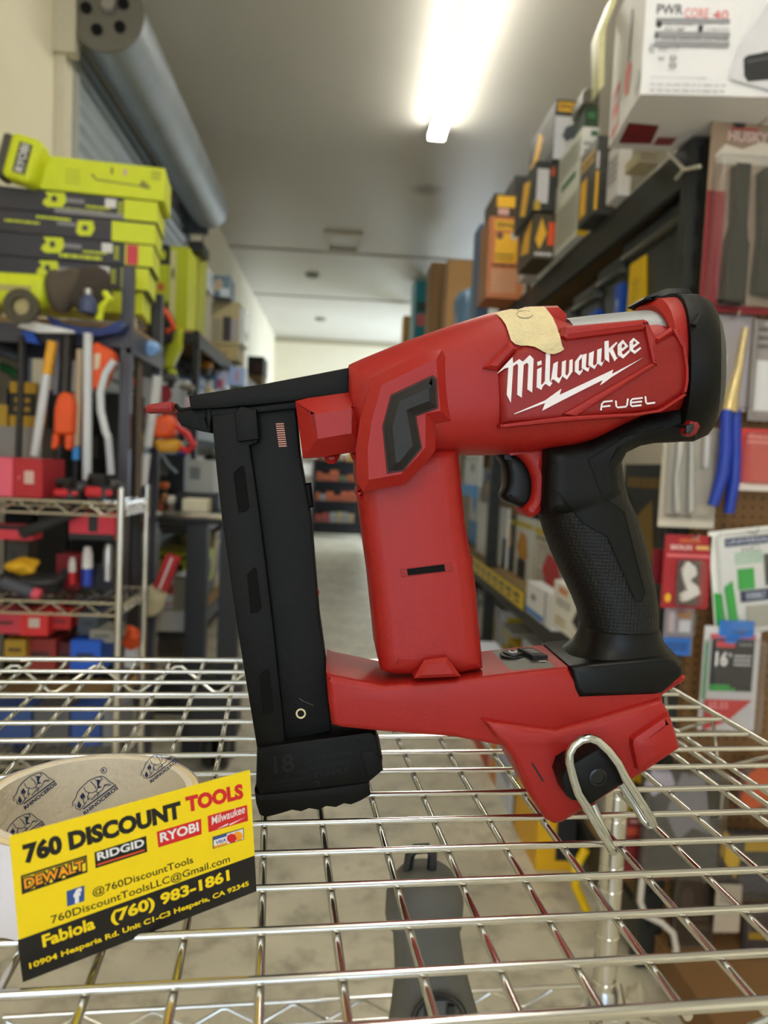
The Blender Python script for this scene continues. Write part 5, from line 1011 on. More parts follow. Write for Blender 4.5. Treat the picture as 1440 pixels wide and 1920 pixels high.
rb('black carton with a yellow logo, tallest on the top shelf', 1040, 187, 1088, 300, 3.12, .42, SB, {}, [('r', 'f', .08, .80, .80, .96, OY), ('t', 'f', .14, .84, .74, .93, 'DEWALT', SB, .03), ('r', 'f', .0, .0, 1, .72, M('#d3d4dc', .5)), ('p', 'f', .3, .3, .9, .6, M('#4d5262', .5), [(0, .3), (.3, 0), (1, .4), (.7, 1), (.2, .8)]), ('p', 'l', .15, .3, .6, .9, OY, [(0, .3), (.4, 0), (1, .6), (.5, 1)]), ('n', 'l', .5, .2, .95, .9, M('#8a8478', .5), 8), ('r', 'l', .05, .02, .3, .5, OY)], None)
rb('black carton with white sheet and small print under the tallest carton', 1003, 303, 1044, 395, 3.13, .36, SB, {}, [('r', 'f', .08, .15, .62, .85, M('#d6d3d8', .5)), ('r', 'f', .0, .0, .3, .2, M('#c9a23a', .5)), ('c', 'f', .7, .7, .9, .9, M('#c0502a', .5)), ('p', 'l', .3, .1, .8, .9, OY, [(0, .2), (.6, 0), (1, .8), (.3, 1)])], None)
rb('carton stack piece with yellow battery picture on the top shelf', 1000, 399, 1042, 470, 3.15, .27, M('#4b3f2c', .5), {}, [('p', 'f', .1, .2, .6, .9, OY, [(0, .3), (.4, 0), (1, .5), (.5, 1)]), ('r', 'f', .65, .3, .95, .8, ORA), ('n', 'f', .1, .04, .9, .16, WHT, 1), ('p', 'l', .2, .2, .9, .9, OY, [(0, .2), (.8, 0), (1, 1), (.3, .8)])], zz0)
rb('black and yellow carton behind the tallest carton', 962, 330, 1002, 470, 4.22, .26, SB, {}, [('p', 'f', .1, .5, .7, .9, OY, [(0, .3), (.4, 0), (1, .5), (.5, 1)]), ('r', 'f', .4, .1, .8, .4, WHT), ('p', 'l', .2, .3, .9, .8, M('#8f8a80', .5), [(0, .2), (.8, 0), (1, 1), (.3, .8)])], zz0)
rb('white and pink carton low on the top shelf beside the orange carton', 986, 470, 1014, 520, 3.44, .14, M('#d8d0d0', .5), {}, [('p', 'f', .1, .1, .6, .7, M('#b04050', .5), [(0, .2), (.8, 0), (1, 1), (.3, .8)]), ('n', 'f', .1, .75, .9, .95, OY, 1)], zz0)
rb('orange carton with yellow label overhanging the aisle', 915, 407, 982, 552, 3.9, .26, M('#c97a4a', .5), {'t': SB, 'l': M('#a06a40', .5)}, [('r', 'f', .14, .84, .86, .96, OY), ('t', 'f', .2, .865, .8, .935, 'DEWALT', SB, .03), ('r', 'f', .18, .44, .80, .80, OY), ('c', 'f', .2, .72, .4, .82, M('#7a4a3a', .5)), ('c', 'f', .6, .72, .8, .82, M('#c9c3c0', .5)), ('n', 'f', .2, .46, .75, .56, M('#8a6a20', .5), 2), ('n', 'f', .12, .38, .84, .43, SB, 1), ('n', 'f', .12, .06, .84, .36, M('#e0b89a', .5), 9)], zz0)
rb('brown and yellow carton on top of the orange carton', 926, 364, 984, 406, 3.92, .26, M('#4a3a26', .5), {}, [('r', 'f', .1, .4, .7, .9, OY), ('r', 'f', .15, .05, .5, .35, M('#d8a8a0', .5))], None)
lump('wrapped_bundle', 'blue and white plastic-wrapped bundle lying at the shelf edge', 'bundle', 886, 480, 5.5, .11, .14, .20, M('#54708c', .35, 0, .5, 9), 21, base=zz0)
rb('carton with yellow tool picture behind the orange carton', 898, 420, 922, 520, 4.5, .2, M('#3f5a7a', .5), {}, [('p', 'f', .1, .3, .9, .8, OY, [(0, .2), (.8, 0), (1, 1), (.3, .8)])], zz0)
m_card = M('#b78f5e', .75)
rb('tall plain cardboard carton at the far top of the right shelving', 838, 487, 886, 600, 6.7, .3, m_card, {}, [('n', 'f', .3, .4, .7, .6, M('#8c6a42', .7), 3)], zz0)
rb('slim cardboard carton left of the tall plain one', 806, 492, 838, 625, 8.0, .4, M('#a9835a', .75), {}, [('r', 'f', .6, 0, .7, 1, M('#93704a', .7))], zz0)
rb('teal carton with a pink label at the far end of the right shelving', 774, 526, 802, 624, 9.8, .3, TEAL, {'t': M('#57b9c4', .4)}, [('r', 'f', .3, .62, .95, .72, PNK), ('r', 'f', .3, .74, .95, .82, M('#3a4a4a', .5)), ('r', 'f', 0, 0, .16, 1, M('#c9dfe2', .5))], zz0)
rb('small tan carton furthest along the right shelving', 756, 592, 775, 640, 11.3, .3, M('#b98f52', .7), {}, [], zz0)
# black totes on the second shelf
def tote(label, y0, y1, z0, z1, marks):
    t = thing('storage_tote', label, 'tote', (1.2, (y0+y1)/2, z0)); x0 = XS+.03; x1 = 1.45; mt_ = M('#1f2126', .35)
    mb = MB(); a = .03; zt_ = z1-.05
    mb.add([(x0+a, y0+a, z0), (x1-a, y0+a, z0), (x1-a, y1-a, z0), (x0+a, y1-a, z0), (x0, y0, zt_), (x1, y0, zt_), (x1, y1, zt_), (x0, y1, zt_)], [(0,3,2,1),(4,5,6,7),(0,1,5,4),(1,2,6,5),(2,3,7,6),(3,0,4,7)], mt_); mb.build('body', t, bevel=.015)
    mb = MB(); mb.box((x0-.02, y0-.01, zt_), (x1+.01, y1+.01, z1), mt_); mb.box((x0-.028, y0-.015, zt_-.012), (x1+.01, y1+.015, zt_+.012), M('#55554f', .3)); mb.build('lid', t, bevel=.012)
    for (ya, yb, za, zb_, m, s) in marks:
        mb = MB(); xk = x0-.004; mb.prism([(xk, yb, za), (xk, ya, za), (xk, ya, zb_), (xk, yb, zb_)], (.03, 0, 0), m)
        vs, fs = text_mesh(s, .02); mb.add([(xk-.001, yb-(yb-ya)*(.3+.4*y), za+(zb_-za)*(.15+.7*x)) for x, y in vs], fs, M('#c8a800' if m is YEL else '#c8d4f4', .5)); mb.build('label_sheet', t)
tote('black lidded tote with a yellow label, nearest under the top shelf', 2.06, 2.50, 1.6608, 2.15, [(2.345, 2.47, 1.70, 2.07, YEL, 'STORAGE')])
tote('black lidded tote with a tall blue label, second under the top shelf', 2.53, 2.74, 1.6608, 2.12, [(2.535, 2.60, 1.72, 2.03, BLU, 'HD')])
tote('black lidded tote with a blue lettered label, third under the top shelf', 2.77, 3.02, 1.6608, 2.09, [(2.775, 2.87, 1.70, 1.99, BLU, 'TOTES')])
tote('black lidded tote with a small blue label, fourth under the top shelf', 3.05, 3.40, 1.6608, 2.06, [(3.08, 3.20, 1.72, 1.96, BLU, 'HD')])
carton('framed_board', 'dark teal framed board standing behind the black totes', 'board', (XS+.02, 1.4, 3.45, 3.49, 1.6608, 2.1), M('#2c3f44', .4), {'l': BRN}, [('r', 'f', 0, 0, .03, 1, BRN), ('r', 'f', 0, .94, 1, 1, BRN)])
RC = [('black and amber', '#2a2724', '#d9a52a'), ('white and grey', '#cfcfd2', '#77777a'), ('plain brown', '#a98358', '#8a6740'), ('red and black', '#a02424', '#1c1c1c'), ('orange and white', '#cf6a2c', '#e6ddd0')]
clutter("right shelving's tote tier", 'right', XS+.03, 1.45, 3.6, 9.0, 1.66, 31, RC, .25, .45, .3, .5)
# carton overhanging at the near end
Qp = quad3d([(1205, -20), (1440, 10), (1440, 212), (1200, 180)], .3)
k_ = (Qp[1]-Qp[0]).length; yaw_ = math.atan2(Qp[2].y-Qp[3].y, Qp[2].x-Qp[3].x)
hgt_ = 0.345; bw, bd = .62, .30
Rz = Matrix.Translation(Qp[3]+V((0, 0, .004))) @ Matrix.Rotation(yaw_, 4, 'Z') @ Matrix.Translation((bw/2, bd/2, 0))
KW = M('#e4e2e6', .5, 0, .03); KR = M('#d9453f', .5); K1 = M('#1d1d20', .5); KG = M('#8e8e94', .5); KM = M('#7a1d24', .55)
def pf(u, v):   # pixel on the front face -> face fraction
    d = ray(u, v); o = Rz @ V((-bw/2, -bd/2, 0)); nn = (Rz.to_3x3() @ V((0, -1, 0))); k = (o-CAM).dot(nn)/d.dot(nn); q = Rz.inverted() @ (CAM+d*k)
    return ((q.x+bw/2)/bw, q.z/hgt_)
def pt(kind, u0, v0, u1, v1, *r):     # v0 top, v1 bottom at the left
    a = pf(u0, v1); b_ = pf(u1, v0+(u1-u0)*.10); return (kind, 'f', a[0], a[1], b_[0], b_[1], *r)
pr = [pt('t', 1231, 4, 1281, 27, 'PWR', K1, .012), pt('t', 1283, 12, 1329, 34, 'CORE', KR, .0), pt('t', 1336, 17, 1366, 37, '40', KR, .0),
 pt('r', 1230, 32, 1368, 33.5, KG), pt('c', 1229, 38, 1242, 52, K1), pt('t', 1246, 41, 1299, 48, '20% LONGER', K1, .02), pt('t', 1246, 50, 1283, 57, 'RUN TIME', K1, .02), pt('r', 1302, 42, 1303, 63, KG), pt('r', 1308, 47, 1318, 61, K1), pt('t', 1324, 51, 1367, 57, '15-MINUTE', K1, .02), pt('t', 1324, 59, 1366, 66, 'CHARGING', K1, .02),
 pt('r', 1227, 58, 1367, 59.3, KG), pt('p', 1226, 60, 1235, 73, K1, [(.5, 1), (.1, .4), (.2, .1), (.5, 0), (.8, .1), (.9, .4)]), pt('t', 1239, 65, 1366, 72, 'WATER RESISTANT IP56 RATED', K1, .02), pt('r', 1227, 76, 1366, 77.5, KG),
 pt('t', 1215, 81, 1227, 102, '40', KG), pt('t', 1232, 88, 1247, 116, 'm\nw', KG), pt('t', 1247, 82, 1272, 92, 'JPJ', KG), pt('r', 1250, 96, 1270, 97, KG), pt('t', 1253, 104, 1268, 130, '0\n0', KG, .02),
 pt('t', 1219, 139, 1324, 146, 'INCLUDES FOR TOOL AND LED TRIMMER', K1, .02), pt('n', 1218, 150, 1364, 158, KG, 1), pt('n', 1217, 162, 1361, 169, KG, 1)]
g1 = M('#d2d0d6', .5); A_ = [pf(1440, 6), pf(1384, 90), pf(1366, 150), pf(1445, 172), pf(1500, 172), pf(1500, 6)]
pr.append(('p', 'f', 0, 0, 1, 1, g1, A_))
A_ = [pf(1392, 112), pf(1400, 106), pf(1428, 101), pf(1432, 99), pf(1500, 100), pf(1500, 146), pf(1400, 156), pf(1393, 145)]
pr += [('p', 'f', 0, 0, 1, 1, K1, A_), ('p', 'f', 0, 0, 1, 1, M('#4a4a50', .4), [pf(1398, 116), pf(1440, 109), pf(1440, 113), pf(1399, 121)])]
pr += [('p', 'l', 0, 0, 1, 1, KR, [(.10, .02), (.34, .06), (.30, .40), (.08, .36)]), ('n', 'l', .12, .05, .30, .38, KW, 2, 4), ('p', 'l', 0, 0, 1, 1, K1, [(.55, .35), (.60, .35), (.63, .75), (.58, .78)]), ('p', 'l', 0, 0, 1, 1, KR, [(.50, .20), (.62, .16), (.68, .34), (.58, .42), (.5, .36)]), ('p', 'l', 0, 0, 1, 1, K1, [(.84, .72), (.9, .72), (.93, 1), (.86, 1)]), ('r', 'l', .74, .8, .82, 1, PNK), ('c', 'l', .80, .06, .95, .22, g1)]
pr += [('p', 'd', 0, 0, 1, 1, KM, [(.03, .12), (.17, .12), (.15, .48), (.02, .52)]), ('p', 'd', 0, 0, 1, 1, M('#8d3a40', .55), [(.18, .1), (.26, .1), (.26, .26), (.18, .26)])]
mb = MB(); carton_mesh(mb, bw, bd, hgt_, KW, {}, pr, Rz)
tag(mb.build('trimmer_kit_carton', None, Rz @ V((0, 0, 0))), 'big white carton with red and black print overhanging at top right', 'box')
mb = MB(); mb.prism([atY(u, v, 2.12) for u, v in ((1122, 60), (1150, -10), (1160, -10), (1136, 50), (1132, 160), (1123, 170))], (0, .06, 0), M('#d9d3a0', .3, 0, .1, 60, .5, 60)); tag(mb.build('plastic_bag', None, atY(1130, 100, 2.15)), 'crinkled yellowish plastic bag behind the big white carton', 'bag')
# pegboard end panel
m_peg = bpy.data.materials.new('pegboard'); m_peg.use_nodes = True; n = m_peg.node_tree; b = n.nodes['Principled BSDF']; L = n.links.new
tc = n.nodes.new('ShaderNodeTexCoord'); mp = n.nodes.new('ShaderNodeVectorMath'); mp.operation = 'MULTIPLY'; mp.inputs[1].default_value = (39.37, 0, 39.37); L(tc.outputs['Object'], mp.inputs[0])
fr = n.nodes.new('ShaderNodeVectorMath'); fr.operation = 'FRACTION'; L(mp.outputs[0], fr.inputs[0]); ds = n.nodes.new('ShaderNodeVectorMath'); ds.operation = 'DISTANCE'; ds.inputs[1].default_value = (.5, 0, .5); L(fr.outputs[0], ds.inputs[0])
lt = n.nodes.new('ShaderNodeMath'); lt.operation = 'LESS_THAN'; lt.inputs[1].default_value = .14; L(ds.outputs['Value'], lt.inputs[0])
mx = n.nodes.new('ShaderNodeMix'); mx.data_type = 'RGBA'; mx.inputs[6].default_value = (*rgb('#7d5a34'), 1); mx.inputs[7].default_value = (*rgb('#241a10'), 1); L(lt.outputs[0], mx.inputs[0]); L(mx.outputs[2], b.inputs['Base Color']); b.inputs['Roughness'].default_value = .7
YP = 1.945
mb = MB(); mb.box((XS+.052, YP, .02), (1.75, YP+.012, 2.23), m_peg); mb.box((XS+.052, YP+.012, .02), (XS+.09, YP+.03, 2.23), M('#b08a58', .7)); mb.box((1.70, YP+.012, .02), (1.75, YP+.03, 2.23), M('#b08a58', .7))
tag(mb.build('pegboard_panel', None, (1.35, YP, .02), smooth=0), 'brown pegboard panel closing the near end of the right shelving', 'pegboard')
def pack(name, label, cat, u0, v0, u1, v1, Y, card, prints=(), cover=None, depth=.03, contents=None, tilt=0, hook=True):
    """hanging package: printed backing card, clear cover, what is inside"""
    x0, x1, z0, z1 = ff(u0, v0, u1, v1, Y); t = thing(name, label, cat, ((x0+x1)/2, Y+.01, z0))
    w_, h_ = x1-x0, z1-z0; X = Matrix.Translation(((x0+x1)/2, Y+.01, (z0+z1)/2)) @ Matrix.Rotation(math.radians(tilt), 4, 'Y') @ Matrix.Translation((0, 0, -h_/2))
    mb = MB(); carton_mesh(mb, w_, .003, h_, card, {}, prints, X); mb.build('backing_card', t)
    if cover:
        a0, b0, a1, b1 = cover; mb = MB(); mb.box((-w_/2+w_*a0, -depth, h_*b0), (-w_/2+w_*a1, -.002, h_*b1), CLEAR, X); mb.build('clear_cover', t, bevel=min(.012, depth*.4), seg=2)
    if contents:
        for nm, m, polys in contents:
            mb = MB()
            for pl in polys:
                d0, d1 = (.004, depth*.8)
                mb.prism([X @ V((-w_/2+w_*a, -d1, h_*c)) for a, c in pl], X.to_3x3() @ V((0, d1-d0, 0)), m)
            mb.build(nm, t, bevel=.004)
    if hook:
        p = X @ V((0, -.002, h_*.965)); mb = MB(); mb.tube([(p.x, YP-.001, p.z), (p.x, Y-.035, p.z), (p.x, Y-.042, p.z+.012)], .0025, CHR, 6); tag(mb.build('peg_hook', None, (p.x, YP, p.z)), ' '.join(('chrome peg hook holding the %s' % label.split(' hanging')[0].split(' seen')[0].split(',')[0]).split()[:16]), 'hook')
    return t
TN = M('#9d8570', .7); DR = M('#8a1724', .5); CRD = M('#c4b9a6', .6)
pack('flashlight_pack', 'large clear pack of black flashlights hanging under the big white carton', 'package', 1326, 218, 1500, 588, 1.88, TN, [('r', 'f', .0, .02, .2, .62, DR), ('r', 'f', .0, .0, 1, .04, DR), ('t', 'f', .18, .875, .62, .93, 'HUSKY', M('#d8b8b4', .6), .03), ('r', 'f', .2, .935, .5, .945, M('#b03030', .5)), ('p', 'f', .06, .76, 1, .90, M('#dcd2c4', .8), [(0, .3), (.1, .7), (.3, .55), (.5, .85), (.7, .8), (.85, 1), (1, .9), (1, 0), (0, .0)]), ('c', 'f', .22, .945, .36, .975, BLK2)], (.02, .02, .99, .78), .05,
     [('flashlight', M('#0c0c0e', .4), [[(.18, .04), (.42, .03), (.42, .34), (.40, .36), (.38, .44), (.38, .74), (.22, .74), (.24, .44), (.2, .36)]]), ('flashlight', M('#09090a', .4), [[(.52, .10), (.76, .08), (.76, .34), (.72, .40), (.74, .76), (.50, .72), (.54, .40)]]), ('tail_switch', M('#77777c', .3, .6), [[(.60, .50), (.66, .49), (.67, .62), (.61, .63)]])])
t = thing('cutter_pliers', 'blue-handled pliers with a brass rod hanging right of the stapler cap', 'pliers', atY(1355, 965, 1.86))
mb = MB(); mb.tube([atY(u, v, 1.87) for u, v in ((1398, 615), (1385, 690), (1372, 740), (1366, 772))], [.009, .011, .017, .024], M('#cdb98a', .25, .9), 12); part(mb.build('metal_head', t), 'brass coloured rod')
for s_ in (0, 1):
    mb = MB(); P_ = [((1362, 768), (1360, 840), (1355, 890), (1336, 948)), ((1378, 768), (1378, 850), (1376, 900), (1366, 962))][s_]; mb.tube([atY(u, v, 1.86+.015*s_) for u, v in P_], [.014, .016, .016, .013], M('#1638a8', .35), 10); mb.build('handle', t)
pack('rod_pack', 'narrow clear bag around the brass rod, right of the stapler cap', 'package', 1322, 590, 1408, 770, 1.90, M('#b3a9b2', .5), [('r', 'f', .02, .5, .3, .95, M('#9a86a8', .5)), ('p', 'f', .1, .1, .5, .6, M('#d9d4d2', .5), [(0, .2), (.8, 0), (1, 1), (.3, .8)])], (.02, .02, .98, .98), .05)
pack('bit_pack', 'clear pack with silver parts at the right edge beside the brass rod', 'package', 1412, 600, 1500, 790, 1.89, M('#a39a98', .6), [('r', 'f', .1, .1, .5, .6, WHT), ('n', 'f', .1, .7, .9, .95, DGR, 3)], (.02, .02, .98, .98), .04)
SV = M('#c4c4c6', .25, .8)
pack('plier_pack', 'beige card with silver pliers under the stapler cap', 'package', 1242, 800, 1348, 990, 1.885, M('#b9b0a0', .6), [('r', 'f', .0, .0, 1, .07, M('#d6cdbf', .6)), ('n', 'f', .1, .1, .6, .13, DGR, 1)], (.05, .10, .9, .98), .03,
     [('pliers', SV, [[(.20, .98), (.32, .98), (.30, .70), (.26, .52), (.34, .14), (.22, .14), (.18, .50), (.2, .75)], [(.40, .98), (.50, .98), (.48, .74), (.54, .48), (.58, .16), (.46, .14), (.44, .5)]]), ('white_pin', M('#d8d4d6', .4), [[(.68, .60), (.76, .60), (.76, .92), (.68, .92)]])], hook=False)
pack('red_card_pack', 'red and white card pack at the right edge beside the blue handles', 'package', 1390, 805, 1500, 922, 1.87, M('#cf3836', .5), [('r', 'f', 0, 0, 1, .12, M('#e2d6d0', .5)), ('c', 'f', .55, .15, .95, .5, M('#cfc39a', .5)), ('n', 'f', .1, .75, .8, .92, M('#e88a88', .5), 2)], (.02, .1, .98, .95), .03)
pack('fitting_pack', 'red clear pack with a white fitting beside the grip of the stapler', 'package', 1246, 1004, 1334, 1142, 1.86, M('#a91f2c', .5), [('t', 'f', .12, .80, .60, .865, 'SIOUX CHIEF'[:5], M('#f0d0d0', .5), .03), ('r', 'f', .66, .81, .96, .86, M('#e0b070', .5)), ('r', 'f', .05, .70, .98, .74, M('#e07078', .5)), ('r', 'f', .3, .9, .75, .95, M('#c8603a', .5)), ('r', 'f', .3, .05, .78, .66, M('#5f5654', .5)), ('c', 'f', .06, .08, .2, .2, OY)], (.24, .03, .84, .68), .03,
     [('white_fitting', M('#e8e4e0', .4), [[(.45, .66), (.62, .58), (.66, .48), (.52, .40), (.70, .32), (.76, .22), (.5, .12), (.36, .10), (.34, .2), (.48, .26), (.38, .40), (.34, .52)]])])
pack('red_side_card', 'narrow dark red card between the grip and the red clear pack', 'package', 1226, 1030, 1246, 1096, 1.92, M('#7d1826', .5), hook=False)
t = pack('universal_pack', 'white and green pack with a navy header at the right edge', 'package', 1338, 990, 1480, 1188, 1.86, M('#fbfbf8', .5), [('r', 'f', .20, .84, 1, .92, NAVY), ('t', 'f', .23, .86, .80, .905, 'UNIVERSAL', M('#c8d0e8', .5), .02), ('n', 'f', .32, .66, .70, .78, M('#9ad0a8', .5), 4), ('t', 'f', .42, .78, .66, .83, 'nC', KG), ('r', 'f', .34, .42, .56, .62, GRN), ('p', 'f', 0, 0, 1, 1, GRN, [(.02, 0), (.16, 0), (.12, .40), (.01, .42)]), ('p', 'f', 0, 0, 1, 1, GRN, [(.20, 0), (.33, 0), (.27, .52), (.15, .46)]), ('r', 'f', .36, .30, 1, .41, NAVY), ('t', 'f', .44, .325, .70, .385, 'EVERBILT', M('#c8d0e8', .5), .02), ('r', 'f', .70, .44, 1, .74, M('#4a4a48', .4)), ('r', 'f', .42, .05, 1, .26, M('#b3b0a6', .5))], (.05, .02, .98, .98), .035, tilt=-8)
pack('blue_tag_pack', 'small clear pack with a blue label below the red clear pack', 'package', 1247, 1142, 1302, 1230, 1.865, M('#8f8b98', .6), [('r', 'f', .0, .0, .95, .38, M('#2f6fc8', .5)), ('n', 'f', .1, .08, .85, .28, NAVY, 3), ('r', 'f', .1, .5, .35, .95, M('#b9a9b0', .5)), ('r', 'f', .5, .5, .9, .75, M('#d0ccd8', .5)), ('r', 'f', .45, .8, .9, .95, M('#a8703a', .5))], (.02, .4, .98, .98), .03)
TG = M('#d6d4d8', .4)
pack('tape_measure_pack', 'clear clamshell tape measure pack with a blue painter tape tab', 'package', 1318, 1176, 1424, 1372, 1.84, TG, [('r', 'f', .14, .38, .90, .88, M('#23232a', .5)), ('t', 'f', .22, .62, .44, .76, '16', WHT, .04), ('t', 'f', .45, .71, .51, .75, 'ft', WHT, .02), ('n', 'f', .55, .62, .86, .74, M('#c8c8d0', .5), 3), ('r', 'f', .22, .80, .55, .86, M('#d8434e', .5)), ('n', 'f', .62, .81, .86, .85, KG, 1), ('r', 'f', .14, .42, .5, .44, GRN), ('r', 'f', .14, .39, .6, .41, GRN), ('r', 'f', .02, .3, .08, .85, M('#6fb07a', .5)), ('p', 'f', .08, .0, .92, .30, M('#c22b34', .5), [(0, 0), (.5, .3), (1, 1), (0, 1)]), ('t', 'f', .14, .2, .5, .28, '$5.55', M('#e88a90', .5), .03), ('r', 'f', .10, .885, .9, .93, M('#d0606a', .5)), ('p', 'f', .24, .84, .86, 1.06, M('#2f7ad6', .6), [(0, .3), (0, 1), (1, 1), (1, .3), (.6, .25), (.5, 0), (.2, 0), (.2, .3)])], (.0, .0, 1, .9), .05)
# the zone below, seen through the wire shelf
m_dk = M('#3d3c3e', .35, 0, .4, 12)
pack('dark_blister', 'dark crinkled clear pack seen through the wires right of the belt hook', 'package', 1205, 1440, 1352, 1640, 1.84, m_dk, [('p', 'f', .3, .3, .9, .95, M('#7d7a80', .4), [(0, .4), (.3, 0), (.6, .2), (1, .1), (.8, .9), (.3, 1)]), ('p', 'f', .0, .72, .4, 1, M('#a8a0b0', .4), [(0, .4), (.3, 0), (1, .4), (.8, .9), (.3, 1)])], (0, 0, 1, 1), .05)
pack('red_low_card', 'dark red card pack behind the chrome post, low on the pegboard', 'package', 1172, 1530, 1262, 1652, 1.87, M('#6e1418', .5), [('r', 'f', 0, .68, .8, .8, M('#a8402a', .5)), ('n', 'f', .1, .84, .8, .95, M('#b08a80', .5), 1)], None)
pack('orange_low_pack', 'orange tool pack at the right edge seen through the wires', 'package', 1384, 1430, 1470, 1530, 1.85, M('#5a2a22', .5), [('p', 'f', .1, .1, .9, .95, M('#c8501e', .5), [(0, .2), (.3, 0), (.7, .1), (1, .6), (.6, 1), (.2, .8)])], (0, 0, 1, 1), .03)
pack('white_tag', 'small white tag hanging under the wires near the orange tool pack', 'tag', 1328, 1486, 1358, 1538, 1.84, M('#b8b2a8', .5), hook=False)
pack('yellow_black_pack', 'yellow and black pack low at the right edge, seen through the wires', 'package', 1352, 1560, 1480, 1690, 1.85, BLK2, [('p', 'f', .0, .3, .3, 1, M('#c8a01e', .5), [(0, .9), (.2, 1), (1, .4), (.8, 0), (.0, .5)]), ('r', 'f', .35, .7, 1, .85, M('#b08c1e', .5)), ('r', 'f', .3, .1, 1, .5, DGR)], (0, 0, 1, 1), .03)
pack('grey_tool_pack', 'grey black tool pack under the yellow and black pack', 'package', 1396, 1700, 1500, 1830, 1.85, M('#3c3d44', .4), [('r', 'f', .1, .5, .9, .6, M('#a8861e', .5)), ('n', 'f', .1, .1, .8, .4, KG, 2)], (0, 0, 1, 1), .03)
pack('cream_card', 'cream card standing under the wires left of the grey black pack', 'card', 1344, 1662, 1392, 1752, 1.84, M('#b7aa98', .6), hook=False)
pack('brown_strip_pack', 'dark brown bubble pack between the white hose and the cream card', 'package', 1262, 1640, 1342, 1780, 1.88, M('#2c241c', .5), [('c', 'f', .2, .5, .5, .8, M('#4a4038', .4)), ('n', 'f', .5, .2, .9, .6, M('#5a4c40', .4), 3)], (0, 0, 1, 1), .02)
mb = MB(); mb.tube([atY(u, v, 1.86) for u, v in ((1262, 1600), (1240, 1602), (1218, 1616), (1204, 1650), (1200, 1690), (1210, 1716), (1240, 1730), (1262, 1750), (1268, 1780), (1262, 1810), (1258, 1828))], [.006]+[.0085]*8+[.010, .012], M('#cfc8c0', .4), 10); tag(mb.build('flexible_hose', None, atY(1230, 1700, 1.86)), 'white curved hose hanging on the pegboard below the wires', 'hose')
lump('crumpled_bag', 'pale crumpled bag at the foot of the pegboard', 'bag', 1196, 1880, 1.84, .03, .03, .05, M('#b3a890', .6), 17)
# window between column and grip: goods on and under the low shelf
zl8 = .80
def low(label, y0, y1, x0, z0, z1, base, faces={}, pr=(), name='tool_carton', rz=0): carton(name, label, 'box', (XS+x0, XS+x0+.3, y0, y1, z0+.0008, z1), base, faces, pr, rz=rz)
def card_pack(label, u0, v0, u1, v1, X, base, pr, name='hanging_pack', zb_=None, th=.016):
    a = atX(u0, (v0+v1)/2, X); b_ = atX(u1, (v0+v1)/2, X); zb2 = atX((u0+u1)/2, v1, X).z if zb_ is None else zb_; zt2 = atX((u0+u1)/2, v0, X).z
    carton(name, label, 'package', (X, X+th, b_.y, a.y, zb2, zt2), base, {}, pr)
card_pack('plain white slanted panel on the low shelf left of the yellow tool packs', 894, 946, 950, 1062, XS+.075, M('#f6f6f8', .5), [('r', 'l', .9, .0, 1, .5, BLK2)], 'display_board', zl8+.0008)
card_pack('black and yellow tool pack, first beyond the trigger', 1000, 980, 1042, 1100, XS+.095, M('#e0dccf', .5), [('r', 'l', 0, .8, 1, .9, M('#d8c02a', .5)), ('p', 'l', .2, .1, .8, .7, M('#e8a23a', .5), [(0, .5), (.4, 0), (1, .3), (.8, .9), (.3, 1)]), ('r', 'l', .5, .0, .9, .3, BLK), ('n', 'l', .1, .72, .9, .79, DGR, 1)], zb_=zl8+.0008)
card_pack('black and yellow tool pack, second beyond the trigger', 966, 968, 998, 1085, XS+.095, M('#ececec', .5), [('r', 'l', 0, .82, 1, .9, M('#d8c02a', .5)), ('p', 'l', .1, .2, .8, .75, M('#d89a3a', .5), [(0, .5), (.4, 0), (1, .3), (.8, .9), (.3, 1)]), ('r', 'l', .2, .0, .7, .3, BLK)], zb_=zl8+.0008)
card_pack('black tool pack beside the white panel on the low shelf', 934, 962, 964, 1070, XS+.095, M('#4a4844', .5), [('p', 'l', .2, .3, .9, .9, M('#cfa05a', .5), [(0, .5), (.4, 0), (1, .3), (.8, .9), (.3, 1)]), ('r', 'l', 0, .84, 1, .92, M('#d8c02a', .5))], zb_=zl8+.0008)
card_pack('small red and white pack on the low shelf against the grip', 1006, 1030, 1060, 1105, XS+.075, M('#c8c0bc', .5), [('p', 'l', .2, .1, .9, .9, M('#c8262c', .5), [(0, .5), (.4, 0), (1, .3), (.8, .9), (.3, 1)])], zb_=zl8+.0008)
card_pack('white carton with a blue foot fixed on the low beam', 986, 1102, 1036, 1166, XS-.085, M('#f4f4fb', .5), [('r', 'l', 0, .04, .7, .2, M('#3a86e0', .5)), ('r', 'l', .74, 0, .78, 1, KG), ('c', 'l', .2, .5, .4, .7, KG)], 'small_carton', None, .06)
card_pack('white carton with orange print and a black tool picture beside the grip', 1036, 1104, 1110, 1200, XS-.10, M('#f6f3ee', .5), [('r', 'l', .15, .78, .4, .92, M('#e8966a', .5)), ('n', 'l', .1, .5, .5, .68, KG, 3), ('p', 'l', .55, .25, .85, .75, BLK2, [(0, .2), (.5, 0), (1, .3), (.8, 1), (.4, .8)]), ('r', 'l', .6, .02, .9, .12, M('#e8966a', .5)), ('n', 'l', .1, .1, .4, .3, M('#c8b070', .5), 2)], 'small_carton', None, .075)
clutter("right shelving's low tier", 'right', XS+.15, 1.45, 2.45, 4.3, zl8, 41, [('black and amber', '#201f1d', '#8a6a22'), ('dark grey', '#2c2c2e', '#55534e')], .35, .62, .35, .5)
clutter("right shelving's far low tier", 'right', XS+.13, 1.45, 4.45, 9.1, zl8, 42, [('plain brown', '#a98358', '#8a6740'), ('brown and blue', '#9a7a54', '#2f86d8'), ('white and blue', '#cfd3da', '#3f8ede')], .4, .75, .3, .5)
